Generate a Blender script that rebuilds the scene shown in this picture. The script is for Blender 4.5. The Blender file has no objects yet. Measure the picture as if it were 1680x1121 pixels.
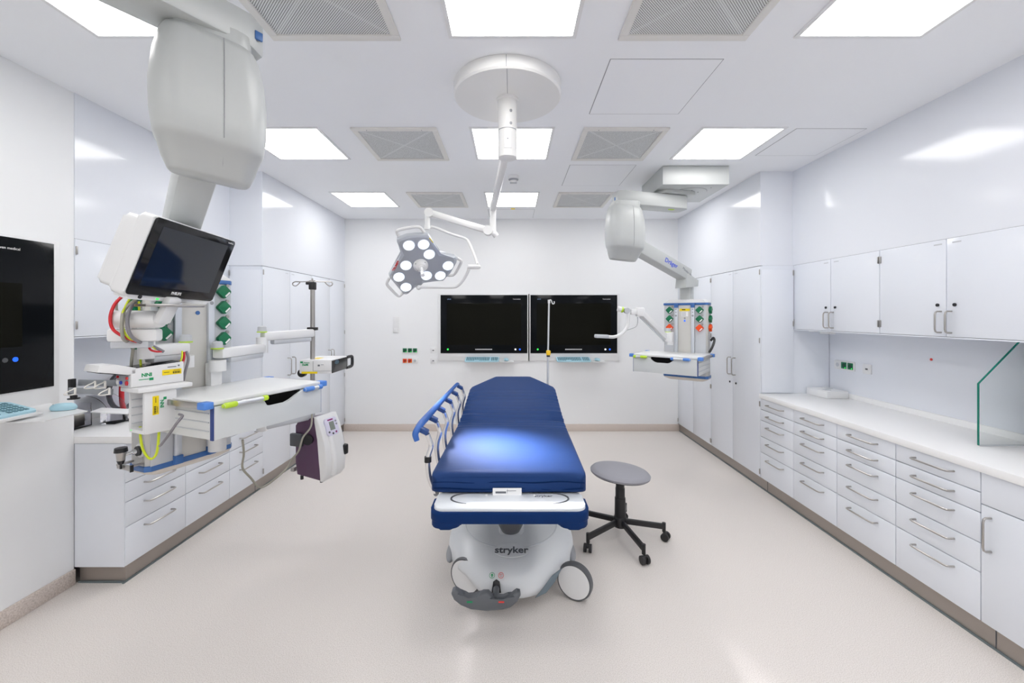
import bpy, bmesh, math, random
from mathutils import Vector, Matrix
PI = math.pi
R = math.radians
S = bpy.context.scene
COL = S.collection

# ------------------------------------------------------------------ camera, world, exposure
FPX, VX, VY, CH = 680.0, 839.0, 516.5, 1.645      # focal length in px of the 1680 px wide frame, vanishing point, eye height
cd = bpy.data.cameras.new('camera'); cam = bpy.data.objects.new('camera', cd); COL.objects.link(cam)
cam.location = (0, 0, CH); cam.rotation_euler = (PI/2, 0, 0)
cd.sensor_width = 36; cd.lens = FPX/1680*36
cd.shift_x = (840-VX)/1680; cd.shift_y = -(560.5-VY)/1680
cd.clip_start = 0.05
S.camera = cam
w = bpy.data.worlds.new('world'); S.world = w; w.use_nodes = True
w.node_tree.nodes['Background'].inputs[0].default_value = (.9, .93, 1, 1)
w.node_tree.nodes['Background'].inputs[1].default_value = 0.3
S.view_settings.view_transform = 'Standard'; S.view_settings.look = 'None'
S.view_settings.gamma = 1; S.view_settings.use_curve_mapping = False
S.view_settings.exposure = 0.0
PANEL_STRENGTH = 9.0
S.cycles.max_bounces = 14; S.cycles.diffuse_bounces = 8; S.cycles.glossy_bounces = 5
S.cycles.transmission_bounces = 8; S.cycles.caustics_reflective = False; S.cycles.caustics_refractive = False; S.cycles.sample_clamp_indirect = 6

def at(px, py, Y):                                 # point at depth Y seen at a pixel of the photograph
    return Vector(((px-VX)/FPX*Y, Y, CH-(py-VY)/FPX*Y))

# ------------------------------------------------------------------ materials
MATS = {}
def mat(name, col, rough=.5, metal=0, spec=.5, coat=0, emis=None, es=0, alpha=1, trans=0, bump=0, bscale=60, aniso=None):
    if name in MATS: return MATS[name]
    m = bpy.data.materials.new(name); m.use_nodes = True; nt = m.node_tree
    b = nt.nodes['Principled BSDF']; i = b.inputs
    i['Base Color'].default_value = (*col, 1); i['Roughness'].default_value = rough; i['Metallic'].default_value = metal
    i['Specular IOR Level'].default_value = spec; i['Coat Weight'].default_value = coat; i['Coat Roughness'].default_value = .08
    i['Transmission Weight'].default_value = trans; i['Alpha'].default_value = alpha
    if emis: i['Emission Color'].default_value = (*emis, 1); i['Emission Strength'].default_value = es
    if bump:
        tc = nt.nodes.new('ShaderNodeTexCoord'); n = nt.nodes.new('ShaderNodeTexNoise'); n.inputs['Scale'].default_value = bscale
        bp = nt.nodes.new('ShaderNodeBump'); bp.inputs['Strength'].default_value = bump; bp.inputs['Distance'].default_value = .002
        if aniso:
            mp = nt.nodes.new('ShaderNodeMapping'); mp.inputs['Scale'].default_value = aniso
            nt.links.new(tc.outputs['Object'], mp.inputs[0]); nt.links.new(mp.outputs[0], n.inputs['Vector'])
        else: nt.links.new(tc.outputs['Object'], n.inputs['Vector'])
        nt.links.new(n.outputs[0], bp.inputs['Height']); nt.links.new(bp.outputs[0], i['Normal'])
    MATS[name] = m; return m
def speckle(name, base, dark, light, scale, rough):
    m = mat(name, base, rough, spec=.35); nt = m.node_tree; b = nt.nodes['Principled BSDF']
    tc = nt.nodes.new('ShaderNodeTexCoord')
    n1 = nt.nodes.new('ShaderNodeTexNoise'); n1.inputs['Scale'].default_value = scale; n1.inputs['Detail'].default_value = 3
    n2 = nt.nodes.new('ShaderNodeTexVoronoi'); n2.inputs['Scale'].default_value = scale*.75
    cr = nt.nodes.new('ShaderNodeValToRGB'); e = cr.color_ramp.elements
    e[0].position = .33; e[0].color = (*dark, 1); e[1].position = .7; e[1].color = (*light, 1)
    mid = cr.color_ramp.elements.new(.5); mid.color = (*base, 1)
    mr = nt.nodes.new('ShaderNodeMath'); mr.operation = 'LESS_THAN'; mr.inputs[1].default_value = .13
    mx = nt.nodes.new('ShaderNodeMix'); mx.data_type = 'RGBA'
    nt.links.new(tc.outputs['Object'], n1.inputs['Vector']); nt.links.new(tc.outputs['Object'], n2.inputs['Vector'])
    nt.links.new(n1.outputs[0], cr.inputs[0]); nt.links.new(n2.outputs['Distance'], mr.inputs[0])
    nt.links.new(mr.outputs[0], mx.inputs[0]); nt.links.new(cr.outputs[0], mx.inputs[6]); mx.inputs[7].default_value = (*dark, 1)
    nt.links.new(mx.outputs[2], b.inputs['Base Color'])
    return m
wall_m = mat('wall_paint', (.83, .84, .85), .55, spec=.3, bump=.02, bscale=180)
ceil_m = mat('ceiling_paint', (.87, .885, .91), .6, spec=.2)
floor_m = speckle('floor_vinyl', (.72, .675, .64), (.56, .515, .48), (.81, .77, .74), 260, .6)
cove_m = speckle('cove_vinyl', (.66, .58, .53), (.54, .47, .42), (.75, .68, .63), 120, .45)
lam_m = mat('white_laminate', (.755, .785, .84), .16, spec=.35)
panel_m = mat('white_wall_panel', (.76, .785, .835), .12, spec=.45)
lamin_m = mat('laminate_edge', (.45, .47, .52), .4)
top_m = mat('worktop_white', (.86, .86, .86), .3)
plinth_m = mat('brushed_plinth', (.36, .32, .29), .33, metal=.55, bump=.05, bscale=30, aniso=(1, 1, 60))
seal_m = mat('grey_sealant', (.13, .16, .17), .5)
steel_m = mat('brushed_steel', (.46, .44, .42), .28, metal=.95)
chrome_m = mat('chrome', (.82, .83, .85), .12, metal=1)
white_m = mat('white_plastic', (.76, .765, .77), .32)
shell_m = mat('pendant_white', (.50, .52, .515), .36)
enam_m = mat('white_enamel', (.79, .79, .78), .3)
beige_m = mat('pendant_beige', (.60, .59, .56), .38)
lgrey_m = mat('light_grey', (.52, .54, .57), .38)
mgrey_m = mat('mid_grey', (.30, .31, .33), .42)
dgrey_m = mat('dark_grey', (.075, .08, .09), .42)
black_m = mat('black_plastic', (.012, .012, .014), .4)
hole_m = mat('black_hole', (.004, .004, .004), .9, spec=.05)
gloss_m = mat('screen_bezel', (.0055, .0065, .008), .1, spec=.1)
disp_m = mat('screen_off', (.0065, .0065, .0045), .18, spec=.06)
disp2_m = mat('screen_blue', (.006, .011, .022), .06, spec=.75)
blue_m = mat('trim_blue', (.05, .15, .40), .4)
bumper_m = mat('bumper_blue', (.0008, .024, .115), .5, spec=.15)
bright_m = mat('bright_blue', (.08, .24, .68), .4)
lime_m = mat('lime_green', (.50, .72, .03), .4)
green_m = mat('socket_green', (.0, .15, .06), .4)
orange_m = mat('socket_orange', (.80, .075, .005), .4)
yellow_m = mat('yellow_label', (.88, .66, .0), .5)
yel_m = mat('yellow_plastic', (.90, .55, .01), .4)
red_m = mat('red_rubber', (.60, .02, .03), .4)
cabg_m = mat('cable_green_yellow', (.62, .72, .02), .4)
cabt_m = mat('cable_taupe', (.33, .32, .27), .45)
cabd_m = mat('cable_grey', (.22, .21, .23), .45)
lblue_m = mat('silicone_blue', (.42, .66, .76), .5)
keys_m = mat('keys_blue', (.10, .22, .27), .6)
purple_m = mat('purple_plastic', (.085, .035, .085), .4)
lcd_m = mat('lcd', (.22, .25, .22), .3)
text_m = mat('text_white', (.8, .8, .8), .5)
txtg_m = mat('text_grey', (.16, .17, .19), .5)
txtr_m = mat('text_red', (.75, .05, .04), .5)
txtb_m = mat('text_blue', (.03, .07, .55), .5)
txgn_m = mat('text_green', (.0, .30, .10), .5)
paper_m = mat('paper_white', (.85, .85, .85), .6)
stool_m = mat('stool_grey', (.28, .28, .31), .55, bump=.03, bscale=300)
alu_m = mat('aluminium', (.66, .68, .70), .35, metal=.6)
lamp_m = mat('lamp_face', (.40, .42, .46), .35)
clear_m = mat('clear_plastic', (.93, .93, .97), .08, trans=1)
clear_m.node_tree.nodes['Principled BSDF'].inputs['IOR'].default_value = 1.25
glass_m = mat('glass', (.955, .985, .975), .02, trans=1)
glass_m.node_tree.nodes['Principled BSDF'].inputs['IOR'].default_value = 1.06
gedge_m = mat('glass_edge', (.0, .17, .12), .2)
led_m = mat('panel_light', (1, 1, 1), .5, emis=(1, .985, .97), es=PANEL_STRENGTH)
lens_m = mat('lamp_lens', (.8, .88, 1), .2, emis=(.80, .88, 1), es=1.12)
g_led = mat('green_led', (0, .5, .05), .3, emis=(.05, 1, .1), es=.9)
b_led = mat('blue_led', (0, .1, .8), .3, emis=(.02, .12, 1), es=1)
w_led = mat('white_led', (.8, .8, .8), .3, emis=(1, 1, 1), es=.9)
matt_m = mat('mattress_blue', (.009, .038, .145), .5, spec=.18, bump=.25, bscale=9, aniso=(.6, 2.2, 1))
def perforated():
    m = mat('perforated_grille', (.7, .7, .68), .5); nt = m.node_tree; b = nt.nodes['Principled BSDF']
    tc = nt.nodes.new('ShaderNodeTexCoord'); sx = nt.nodes.new('ShaderNodeSeparateXYZ'); nt.links.new(tc.outputs['Object'], sx.inputs[0])
    def mth(op, a, c=None):
        n = nt.nodes.new('ShaderNodeMath'); n.operation = op
        for k, v in enumerate((a, c)):
            if v is None: continue
            if isinstance(v, (int, float)): n.inputs[k].default_value = v
            else: nt.links.new(v, n.inputs[k])
        return n.outputs[0]
    q = 1/.0125
    u = mth('MULTIPLY', mth('ADD', sx.outputs[0], sx.outputs[1]), q); v = mth('MULTIPLY', mth('SUBTRACT', sx.outputs[0], sx.outputs[1]), q)
    fu = mth('SUBTRACT', mth('FRACT', u), .5); fv = mth('SUBTRACT', mth('FRACT', v), .5)
    d = mth('ADD', mth('MULTIPLY', fu, fu), mth('MULTIPLY', fv, fv)); hole = mth('LESS_THAN', d, .115)
    ax = mth('ABSOLUTE', sx.outputs[0]); ay = mth('ABSOLUTE', sx.outputs[1])
    cross = mth('LESS_THAN', mth('ABSOLUTE', mth('SUBTRACT', ax, ay)), .012)
    hc = nt.nodes.new('ShaderNodeMix'); hc.data_type = 'RGBA'; nt.links.new(cross, hc.inputs[0])
    hc.inputs[6].default_value = (.03, .03, .03, 1); hc.inputs[7].default_value = (.26, .26, .26, 1)
    mx = nt.nodes.new('ShaderNodeMix'); mx.data_type = 'RGBA'; nt.links.new(hole, mx.inputs[0])
    mx.inputs[6].default_value = (.80, .82, .82, 1); nt.links.new(hc.outputs[2], mx.inputs[7]); nt.links.new(mx.outputs[2], b.inputs['Base Color'])
    return m
perf_m = perforated()

# ------------------------------------------------------------------ frames and mesh helpers
def MX(loc=(0, 0, 0), rz=0, rx=0, ry=0):
    return Matrix.Translation(loc) @ Matrix.Rotation(rz, 4, 'Z') @ Matrix.Rotation(ry, 4, 'Y') @ Matrix.Rotation(rx, 4, 'X')
def FR(o, x, y, z=None):
    x = Vector(x).normalized(); y = Vector(y); y = (y - x*y.dot(x)).normalized(); z = x.cross(y)
    m = Matrix((x, y, z)).transposed().to_4x4(); m.translation = Vector(o); return m
I4 = Matrix.Identity(4)
class B:
    def __init__(s): s.bm = bmesh.new()
    def box(s, c, d, bev=0, mx=I4, seg=2):
        r = bmesh.ops.create_cube(s.bm, size=1, matrix=mx @ Matrix.Translation(c) @ Matrix.Diagonal((*d, 1)))
        if bev:
            ed = list({e for v in r['verts'] for e in v.link_edges})
            bmesh.ops.bevel(s.bm, geom=ed, offset=min(bev, min(d)*.49), segments=seg, affect='EDGES', profile=.5, clamp_overlap=True)
        return s
    def cyl(s, p0, p1, r, r2=None, seg=24):
        p0, p1 = Vector(p0), Vector(p1); d = p1-p0; q = d.to_track_quat('Z', 'Y').to_matrix().to_4x4()
        bmesh.ops.create_cone(s.bm, cap_ends=True, segments=seg, radius1=r, radius2=r if r2 is None else r2, depth=d.length,
                              matrix=Matrix.Translation((p0+p1)/2) @ q)
        return s
    def sph(s, c, r, sc=(1, 1, 1), seg=20):
        bmesh.ops.create_uvsphere(s.bm, u_segments=seg, v_segments=seg//2, radius=r, matrix=Matrix.Translation(c) @ Matrix.Diagonal((*sc, 1)))
        return s
    def tube(s, pts, r, seg=10, smooth=0, rr=None):
        pts = [Vector(p) for p in pts]
        if smooth:
            q = []
            for k in range(len(pts)-1):
                a, b, c, d = pts[max(k-1, 0)], pts[k], pts[k+1], pts[min(k+2, len(pts)-1)]
                for j in range(smooth):
                    t = j/smooth
                    q.append(.5*((2*b)+(c-a)*t+(2*a-5*b+4*c-d)*t*t+(3*b-a-3*c+d)*t**3))
            q.append(pts[-1]); pts = q
        n = None; rings = []
        for k, p in enumerate(pts):
            t = (pts[min(k+1, len(pts)-1)]-pts[max(k-1, 0)]).normalized()
            if n is None: n = t.orthogonal().normalized()
            n = (n-t*n.dot(t)).normalized(); b = t.cross(n)
            rad = r if rr is None else rr(k/(len(pts)-1))
            rings.append([s.bm.verts.new(p+(n*math.cos(2*PI*i/seg)+b*math.sin(2*PI*i/seg))*rad) for i in range(seg)])
        for a, b in zip(rings, rings[1:]):
            for i in range(seg): s.bm.faces.new((a[i], a[(i+1) % seg], b[(i+1) % seg], b[i]))
        s.bm.faces.new(rings[0][::-1]); s.bm.faces.new(rings[-1])
        return s
    def loft(s, rings, caps=True):
        vr = [[s.bm.verts.new(p) for p in r] for r in rings]; n = len(vr[0])
        for a, b in zip(vr, vr[1:]):
            for i in range(n): s.bm.faces.new((a[i], a[(i+1) % n], b[(i+1) % n], b[i]))
        if caps: s.bm.faces.new(vr[0][::-1]); s.bm.faces.new(vr[-1])
        return s
    def prism(s, poly, h, mx=I4, bev=0, seg=2):      # poly in the xy plane of mx, extruded along its z from 0 to h
        a = [s.bm.verts.new(mx @ Vector((x, y, 0))) for x, y in poly]; b = [s.bm.verts.new(mx @ Vector((x, y, h))) for x, y in poly]
        n = len(poly); f = [s.bm.faces.new(a[::-1]), s.bm.faces.new(b)]
        f += [s.bm.faces.new((a[i], a[(i+1) % n], b[(i+1) % n], b[i])) for i in range(n)]
        if bev:
            ed = list({e for q in f[:2] for e in q.edges})
            bmesh.ops.bevel(s.bm, geom=ed, offset=bev, segments=seg, affect='EDGES', profile=.5, clamp_overlap=True)
        return s
    def lathe(s, prof, c=(0, 0, 0), seg=40, mx=I4):
        return s.loft([[mx @ Vector((c[0]+r*math.cos(2*PI*i/seg), c[1]+r*math.sin(2*PI*i/seg), c[2]+z)) for i in range(seg)] for r, z in prof])
def rrect(w, h, r, n=5):
    out = []
    for cx, cy, a0 in ((w/2-r, h/2-r, 0), (-w/2+r, h/2-r, 90), (-w/2+r, -h/2+r, 180), (w/2-r, -h/2+r, 270)):
        out += [(cx+r*math.cos(R(a0+90*i/n)), cy+r*math.sin(R(a0+90*i/n))) for i in range(n+1)]
    return out
WM = {}
def link(o, parent, mx):
    COL.objects.link(o)
    if parent is not None: o.parent = parent; o.matrix_local = WM[parent.name].inverted() @ mx
    else: o.matrix_world = mx
    WM[o.name] = mx.copy()
    return o
def obj(name, b, m, parent=None, mx=None, label=None, sharp=38):
    bm = b.bm; bmesh.ops.recalc_face_normals(bm, faces=bm.faces)
    me = bpy.data.meshes.new(name); bm.to_mesh(me); bm.free(); me.materials.append(m)
    me.shade_smooth(); me.set_sharp_from_angle(angle=R(sharp))
    o = bpy.data.objects.new(name, me)
    link(o, parent, mx if mx is not None else (WM[parent.name] if parent is not None else I4))
    if label: o['label'] = label
    return o
def tag(o, label, cat, group=None):
    o['label'] = label; o['category'] = cat
    if group: o['group'] = group
    return o
def thing(name, label, cat, loc=(0, 0, 0), rz=0, group=None, mx=None):
    o = bpy.data.objects.new(name, None); o.empty_display_size = .1
    link(o, None, mx if mx is not None else MX(loc, rz)); return tag(o, label, cat, group)
def struct(name, b, m):
    o = obj(name, b, m); o['kind'] = 'structure'; return o
def inst(name, src, parent, mx, label=None):
    o = bpy.data.objects.new(name, src.data); link(o, parent, mx)
    for ch in src.children:
        c = ch.copy(); COL.objects.link(c); c.parent = o; WM[c.name] = mx @ ch.matrix_local
    if label: o['label'] = label
    return o
def dup(src, loc, rz, label, group=None):
    r = src.copy(); COL.objects.link(r); r.matrix_world = MX(loc, rz); WM[r.name] = MX(loc, rz); r['label'] = label
    if group: r['group'] = group
    def rec(a, b):
        for ch in list(a.children):
            c = ch.copy(); COL.objects.link(c); c.parent = b; WM[c.name] = WM[b.name] @ ch.matrix_local; rec(ch, c)
    rec(src, r); return r
def text(name, body, size, m, parent, mx, align='CENTER', ext=.0006, bold=0, sx=1):
    cu = bpy.data.curves.new(name, 'FONT'); cu.body = body; cu.size = size; cu.align_x = align; cu.align_y = 'CENTER'
    cu.extrude = ext; cu.offset = bold; cu.materials.append(m); cu.resolution_u = 3
    if sx != 1: cu.space_character = sx
    tmp = bpy.data.objects.new(name, cu); COL.objects.link(tmp)
    dg = bpy.context.evaluated_depsgraph_get(); me = bpy.data.meshes.new_from_object(tmp.evaluated_get(dg))
    bpy.data.objects.remove(tmp); bpy.data.curves.remove(cu)
    return link(bpy.data.objects.new(name, me), parent, mx)
def wallf(o): return FR(o, (1, 0, 0), (0, 0, 1))           # face looks to the camera (-Y)

# ------------------------------------------------------------------ room shell
XF, XS, XB, YB, YT, YN, H = 2.355, 2.665, 3.01, 5.862, 3.92, 2.53, 3.0
YR = -2.2
struct('floor', B().box((0, (YB+YR)/2, -.05), (6.6, YB-YR+.4, .1)), floor_m)
struct('ceiling', B().box((0, (YB+YR)/2, H+.05), (6.6, YB-YR+.4, .1)), ceil_m)
struct('wall_back', B().box((0, YB+.06, H/2), (6.4, .12, H)), wall_m)
struct('wall_rear', B().box((0, YR-.06, H/2), (6.4, .12, H)), wall_m)
struct('wall_left', B().box((-2.67-.3, (YR+YN)/2, H/2), (.6, YN-YR, H)), wall_m)
struct('wall_left_recess', B().box((-XB-.1, (YN+YB)/2, H/2), (.2, YB-YN, H)), panel_m)
struct('wall_right', B().box((XB+.1, (YR+YB)/2, H/2), (.2, YB-YR, H)), panel_m)
for sgn, nm, y0 in ((1, 'right', YR), (-1, 'left', YN)):
    struct('wall_%s_upper_panel' % nm, B().box((sgn*(XS+XB)/2, (y0+YT)/2, (2.1108+H)/2), (XB-XS, YT-y0, H-2.1108)), panel_m)
    struct('wall_%s_tall_panel' % nm, B().box((sgn*(XF+XB)/2, (YT+YB)/2, (2.1108+H)/2), (XB-XF, YB-YT, H-2.1108)), panel_m)
struct('baseboard_back', B().box((0, YB-.006, .05), (2*XF+.03, .012, .1), .004), cove_m)
struct('baseboard_left', B().box((-2.664, (YR+YN)/2, .047), (.014, YN-YR, .094), .004), cove_m)

# ------------------------------------------------------------------ ceiling fittings
def ceiling_light():
    t = thing('ceiling_light', '', 'ceiling light', (0, 0, H))
    f = B()
    for a, b, c, d in ((0, .3, .62, .02), (0, -.3, .62, .02), (.3, 0, .02, .58), (-.3, 0, .02, .58)): f.box((a, b, -.004), (c, d, .008))
    obj('frame', f, white_m, t)
    obj('diffuser', B().box((0, 0, -.0025), (.578, .578, .005)), led_m, t)
    return t
LROW = {'front': 1.712, 'middle': 3.295, 'back': 4.88}
cl = ceiling_light(); first = True
G = 'square ceiling light panels'
lab = {('front', -1): 'square ceiling light panel partly hidden behind the big left pendant arm', ('front', 0): 'square ceiling light panel at the top centre, nearest the viewer',
       ('front', 1): 'square ceiling light panel in the front row, right of the perforated vents', ('middle', -1): 'square ceiling light panel just right of the big white pendant housing',
       ('middle', 0): 'square ceiling light panel behind the surgical lamp shaft', ('middle', 1): 'square ceiling light panel above the far pendant ceiling box',
       ('back', -1): 'square ceiling light panel in the back left corner of the ceiling', ('back', 0): 'square ceiling light panel at the back centre above the wall displays',
       ('back', 1): 'square ceiling light panel mostly hidden behind the far pendant arm'}
for rn, y in list(LROW.items())+[('behind', .13), ('rear', -1.45)]:
    for k, x in ((-1, -1.705), (0, .005), (1, 1.685)):
        l = lab.get((rn, k), 'square ceiling light panel behind the viewpoint')
        if first: cl.matrix_world = MX((x, y, H)); WM[cl.name] = MX((x, y, H)); cl['label'] = l; cl['group'] = G; first = False
        else: dup(cl, (x, y, H), 0, l, G)
def vent():
    t = thing('ceiling_vent', '', 'ceiling vent', (0, 0, H)); f = B()
    for a, b, c, d in ((0, .2925, .625, .04), (0, -.2925, .625, .04), (.2925, 0, .04, .545), (-.2925, 0, .04, .545)): f.box((a, b, -.007), (c, d, .014), .003)
    obj('frame', f, mat('vent_frame', (.73, .72, .69), .5), t)
    obj('perforated_plate', B().box((0, 0, -.003), (.547, .547, .006)), perf_m, t)
    for a in (-.2, .2): obj('screw', B().cyl((a, -.293, -.016), (a, -.293, -.013), .004, seg=10), mgrey_m, t)
    return t
vt = vent(); first = True; G = 'perforated ceiling vents'
for rn, y, hw in (('front', 1.72, 'cut by the top edge of the picture'), ('middle', 3.305, 'in the middle row'), ('back', 4.89, 'in the back row')):
    for x, sd in ((-.853, 'left'), (.835, 'right')):
        l = 'perforated square ceiling vent %s, %s side' % (hw, sd)
        if first: vt.matrix_world = MX((x, y, H)); WM[vt.name] = MX((x, y, H)); vt['label'] = l; vt['group'] = G; first = False
        else: dup(vt, (x, y, H), 0, l, G)
def hatch(x, y, l, w=.6, d=.6):
    t = thing('ceiling_hatch', l, 'ceiling hatch', (x, y, H), 0, 'flush ceiling access hatches'); r = B()
    for a, b, c, e in ((0, d/2, w, .004), (0, -d/2, w, .003), (w/2, 0, .003, d), (-w/2, 0, .005, d)): r.box((a, b, -.0005), (c, e, .001))
    obj('gap', r, mgrey_m, t)
    obj('panel', B().box((0, 0, -.001), (w-.006, d-.006, .002)), ceil_m, t)
    return t
hatch(.825, 2.495, 'flush square ceiling hatch right of the lamp canopy')
hatch(.83, 4.05, 'flush square ceiling hatch beside the far pendant ceiling box')
hatch(2.33, 3.27, 'flush square ceiling hatch close to the right wall panels', .51, .51)
hatch(0, 5.56, 'flush ceiling hatch nearest the back wall', .6, .46)
tag(obj('ceiling_sticker', B().box((.02, 5.3, H-.0015), (.05, .05, .003)), yellow_m), 'small yellow sticker on the ceiling behind the last light', 'sticker')
t = thing('smoke_detector', 'small round white smoke detector on the ceiling', 'smoke detector', (.02, 4.05, H))
obj('housing', B().lathe([(.055, 0), (.055, -.02), (.045, -.035), (.03, -.05), (.012, -.054)]), white_m, t)
obj('vent_slots', B().lathe([(.047, -.032), (.05, -.036), (.035, -.047), (.033, -.043)]), mgrey_m, t)
tag(obj('detector_plate', B().box((.02, 4.24, H-.006), (.07, .03, .012), .003), lgrey_m), 'tiny grey marking plate on the ceiling behind the smoke detector', 'plate')

# ------------------------------------------------------------------ built-in furniture
def bow(b, x0, x1, z0, z1, d=.036, r=.0052):        # bow handle between two points on the front plane y = 0
    p0, p1 = Vector((x0, .0, z0)), Vector((x1, 0, z1)); u = (p1-p0).normalized()
    b.tube([p0, p0+Vector((0, -d*.75, 0)), p0+u*.006+Vector((0, -d, 0)), p0+u*.02+Vector((0, -d-.004, 0)), p1-u*.02+Vector((0, -d-.004, 0)), p1-u*.006+Vector((0, -d, 0)), p1+Vector((0, -d*.75, 0)), p1], r, 8)
    return b
DZ = [(.752, .857), (.650, .752), (.498, .650), (.350, .498), (.106, .350)]
def drawer_unit(w, zs, label, loc, rz, group):
    t = thing('drawer_cabinet', label, 'cabinet', loc, rz, group)
    obj('carcass', B().box((0, .335, .4815), (w-.002, .63, .751)), lamin_m, t)
    for z0, z1 in zs:
        d = obj('drawer', B().box((0, .01, (z0+z1)/2), (w-.005, .02, z1-z0-.005), .0015), lam_m, t)
        obj('handle', bow(B(), -.105, .105, z1-.045, z1-.045), steel_m, d)
    return t
def hinge(b, x, z): return b.box((x, -.003, z), (.010, .010, .05), .003)
G1 = 'five-drawer base cabinets on the right'
rl = ['white five-drawer base cabinet on the right, against the tall cupboards', 'white five-drawer base cabinet on the right, second from the tall cupboards',
      'white five-drawer base cabinet on the right, third from the tall cupboards', 'widest-looking five-drawer base cabinet, beside the plain door cabinet']
for k in range(4): drawer_unit(.46, DZ, rl[k], (XF, 3.69-.46*k, 0), -PI/2, G1)
DL = [(.737, .857), (.617, .737), (.497, .617), (.345, .497), (.106, .345)]
ll = ['nearest white drawer base cabinet on the left, at the open end of the run', 'middle white drawer base cabinet on the left run', 'white drawer base cabinet on the left, against the tall cupboards']
for k in range(3):
    t = drawer_unit(.4667, DL, ll[k], (-XF, 2.53+.2333+.4667*k, 0), PI/2, 'drawer base cabinets on the left')
    if k == 0:
        obj('side_panel', B().box((-.2345, .155, .4815), (.006, .30, .751)), lam_m, t)
def door(t, x0, x1, z0, z1, hx=None, hz=None, hx2=None, lock=None, hinges=(), side=1, lab=None):
    d = obj('door', B().box(((x0+x1)/2, .01, (z0+z1)/2), (x1-x0-.005, .02, z1-z0-.005), .0015), lam_m, t)
    if hx is not None: obj('handle', bow(B(), hx, hx, hz[0], hz[1]), steel_m, d)
    if lock: obj('lock', B().cyl((lock[0], .002, lock[1]), (lock[0], -.006, lock[1]), .010, seg=16), black_m, d)
    if hinges:
        for z in hinges: obj('hinge', hinge(B(), x1-.008 if side > 0 else x0+.008, z), steel_m, d)
    if lab: obj('name_tag', B().box((lab, -.0004, z1-.03), (.05, .0008, .008)), lgrey_m, d)
    return d
t = thing('door_cabinet', 'white base cabinet with a door and plain top panel, right edge', 'cabinet', (XF, 1.62, 0), -PI/2)
obj('carcass', B().box((0, .335, .4815), (.918, .63, .751)), lamin_m, t)
obj('top_panel', B().box((0, .01, .777), (.915, .02, .155), .0015), lam_m, t)
door(t, -.46, 0, .106, .697, -.415, (.48, .645)); door(t, 0, .46, .106, .697, .04, (.48, .645))
def tall(label, loc, rz, mirror, w=.97):
    t = thing('tall_cabinet', label, 'cabinet', loc, rz, 'full-height white cupboards')
    obj('carcass', B().box((0, .335, 1.11), (w-.002, .63, 2.0)), lam_m, t)
    hz = (2.05, 1.40, .80, .16)
    door(t, -w/2, 0, .106, 2.108, -.045, (1.01, 1.19), lock=(-.075, .925) if mirror else (-.06, .925), hinges=hz, side=-1, lab=-.06)
    door(t, 0, w/2, .106, 2.108, .045, (1.01, 1.19), lock=(.06, .925), hinges=hz, side=1, lab=.06)
    return t
tall('near pair of full-height white cupboard doors on the right', (XF, 4.405, 0), -PI/2, 0)
tall('far pair of full-height white cupboard doors on the right, in the corner', (XF, 5.375, 0), -PI/2, 0)
tall('near pair of full-height white cupboard doors on the left', (-XF, 4.409, 0), PI/2, 1)
tall('far pair of full-height white cupboard doors on the left, in the corner', (-XF, 5.375, 0), PI/2, 1, .955)
def filler(sgn, y0, lbl):                           # framed end panel of the tall run, facing the viewer
    t = thing('end_panel', lbl, 'panel', (sgn*(XF+XS)/2, YT-.001, 0))
    obj('panel_face', B().box((0, -.006, 1.49), (.30, .012, 1.16), .002), lam_m, t)
    for z in (2.04, 1.56): obj('hinge', B().box((sgn*.146, -.014, z), (.008, .008, .05), .002), steel_m, t)
filler(1, YT, 'narrow white end panel of the right tall cupboards above the worktop')
filler(-1, YT, 'narrow white end panel of the left tall cupboards above the worktop')
def upper(label, loc, rz, w, labs, handle=True):
    t = thing('wall_cabinet', label, 'cabinet', loc, rz, 'white wall cabinets')
    obj('carcass', B().box((0, .18, 1.81), (w-.002, .325, .60)), lamin_m, t)
    door(t, -w/2, 0, 1.508, 2.112, -.03, (1.535, 1.665), lock=(-.05, 1.705), hinges=(2.04, 1.58), side=-1, lab=-.05)
    door(t, 0, w/2, 1.508, 2.112, .03, (1.535, 1.665), lock=(.05, 1.705), hinges=(2.04, 1.58), side=1, lab=.06)
    obj('bottom_panel', B().box((0, .175, 1.504), (w, .345, .008)), lam_m, t)
    return t
upper('white two-door wall cabinet on the right, beside the tall cupboards', (XS, 3.46, 0), -PI/2, .92, 1)
upper('white two-door wall cabinet on the right, cut by the picture edge', (XS, 2.54, 0), -PI/2, .92, 1)
upper('white two-door wall cabinet on the right, outside the picture edge', (XS, 1.62, 0), -PI/2, .92, 1)
t = thing('wall_cabinet', 'white wall cabinet on the left behind the monitor and pendant', 'cabinet', (-XS, 3.225, 0), PI/2, 'white wall cabinets')
obj('carcass', B().box((0, .18, 1.81), (1.39, .325, .60)), lamin_m, t)
for k, sd in ((0, -1), (1, 1), (2, 1)):
    x0 = -.695+.4633*k; door(t, x0, x0+.4633, 1.508, 2.112, None, None, hinges=(2.04, 1.58), side=sd)
obj('bottom_panel', B().box((0, .175, 1.504), (1.39, .345, .008)), lam_m, t)
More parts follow.
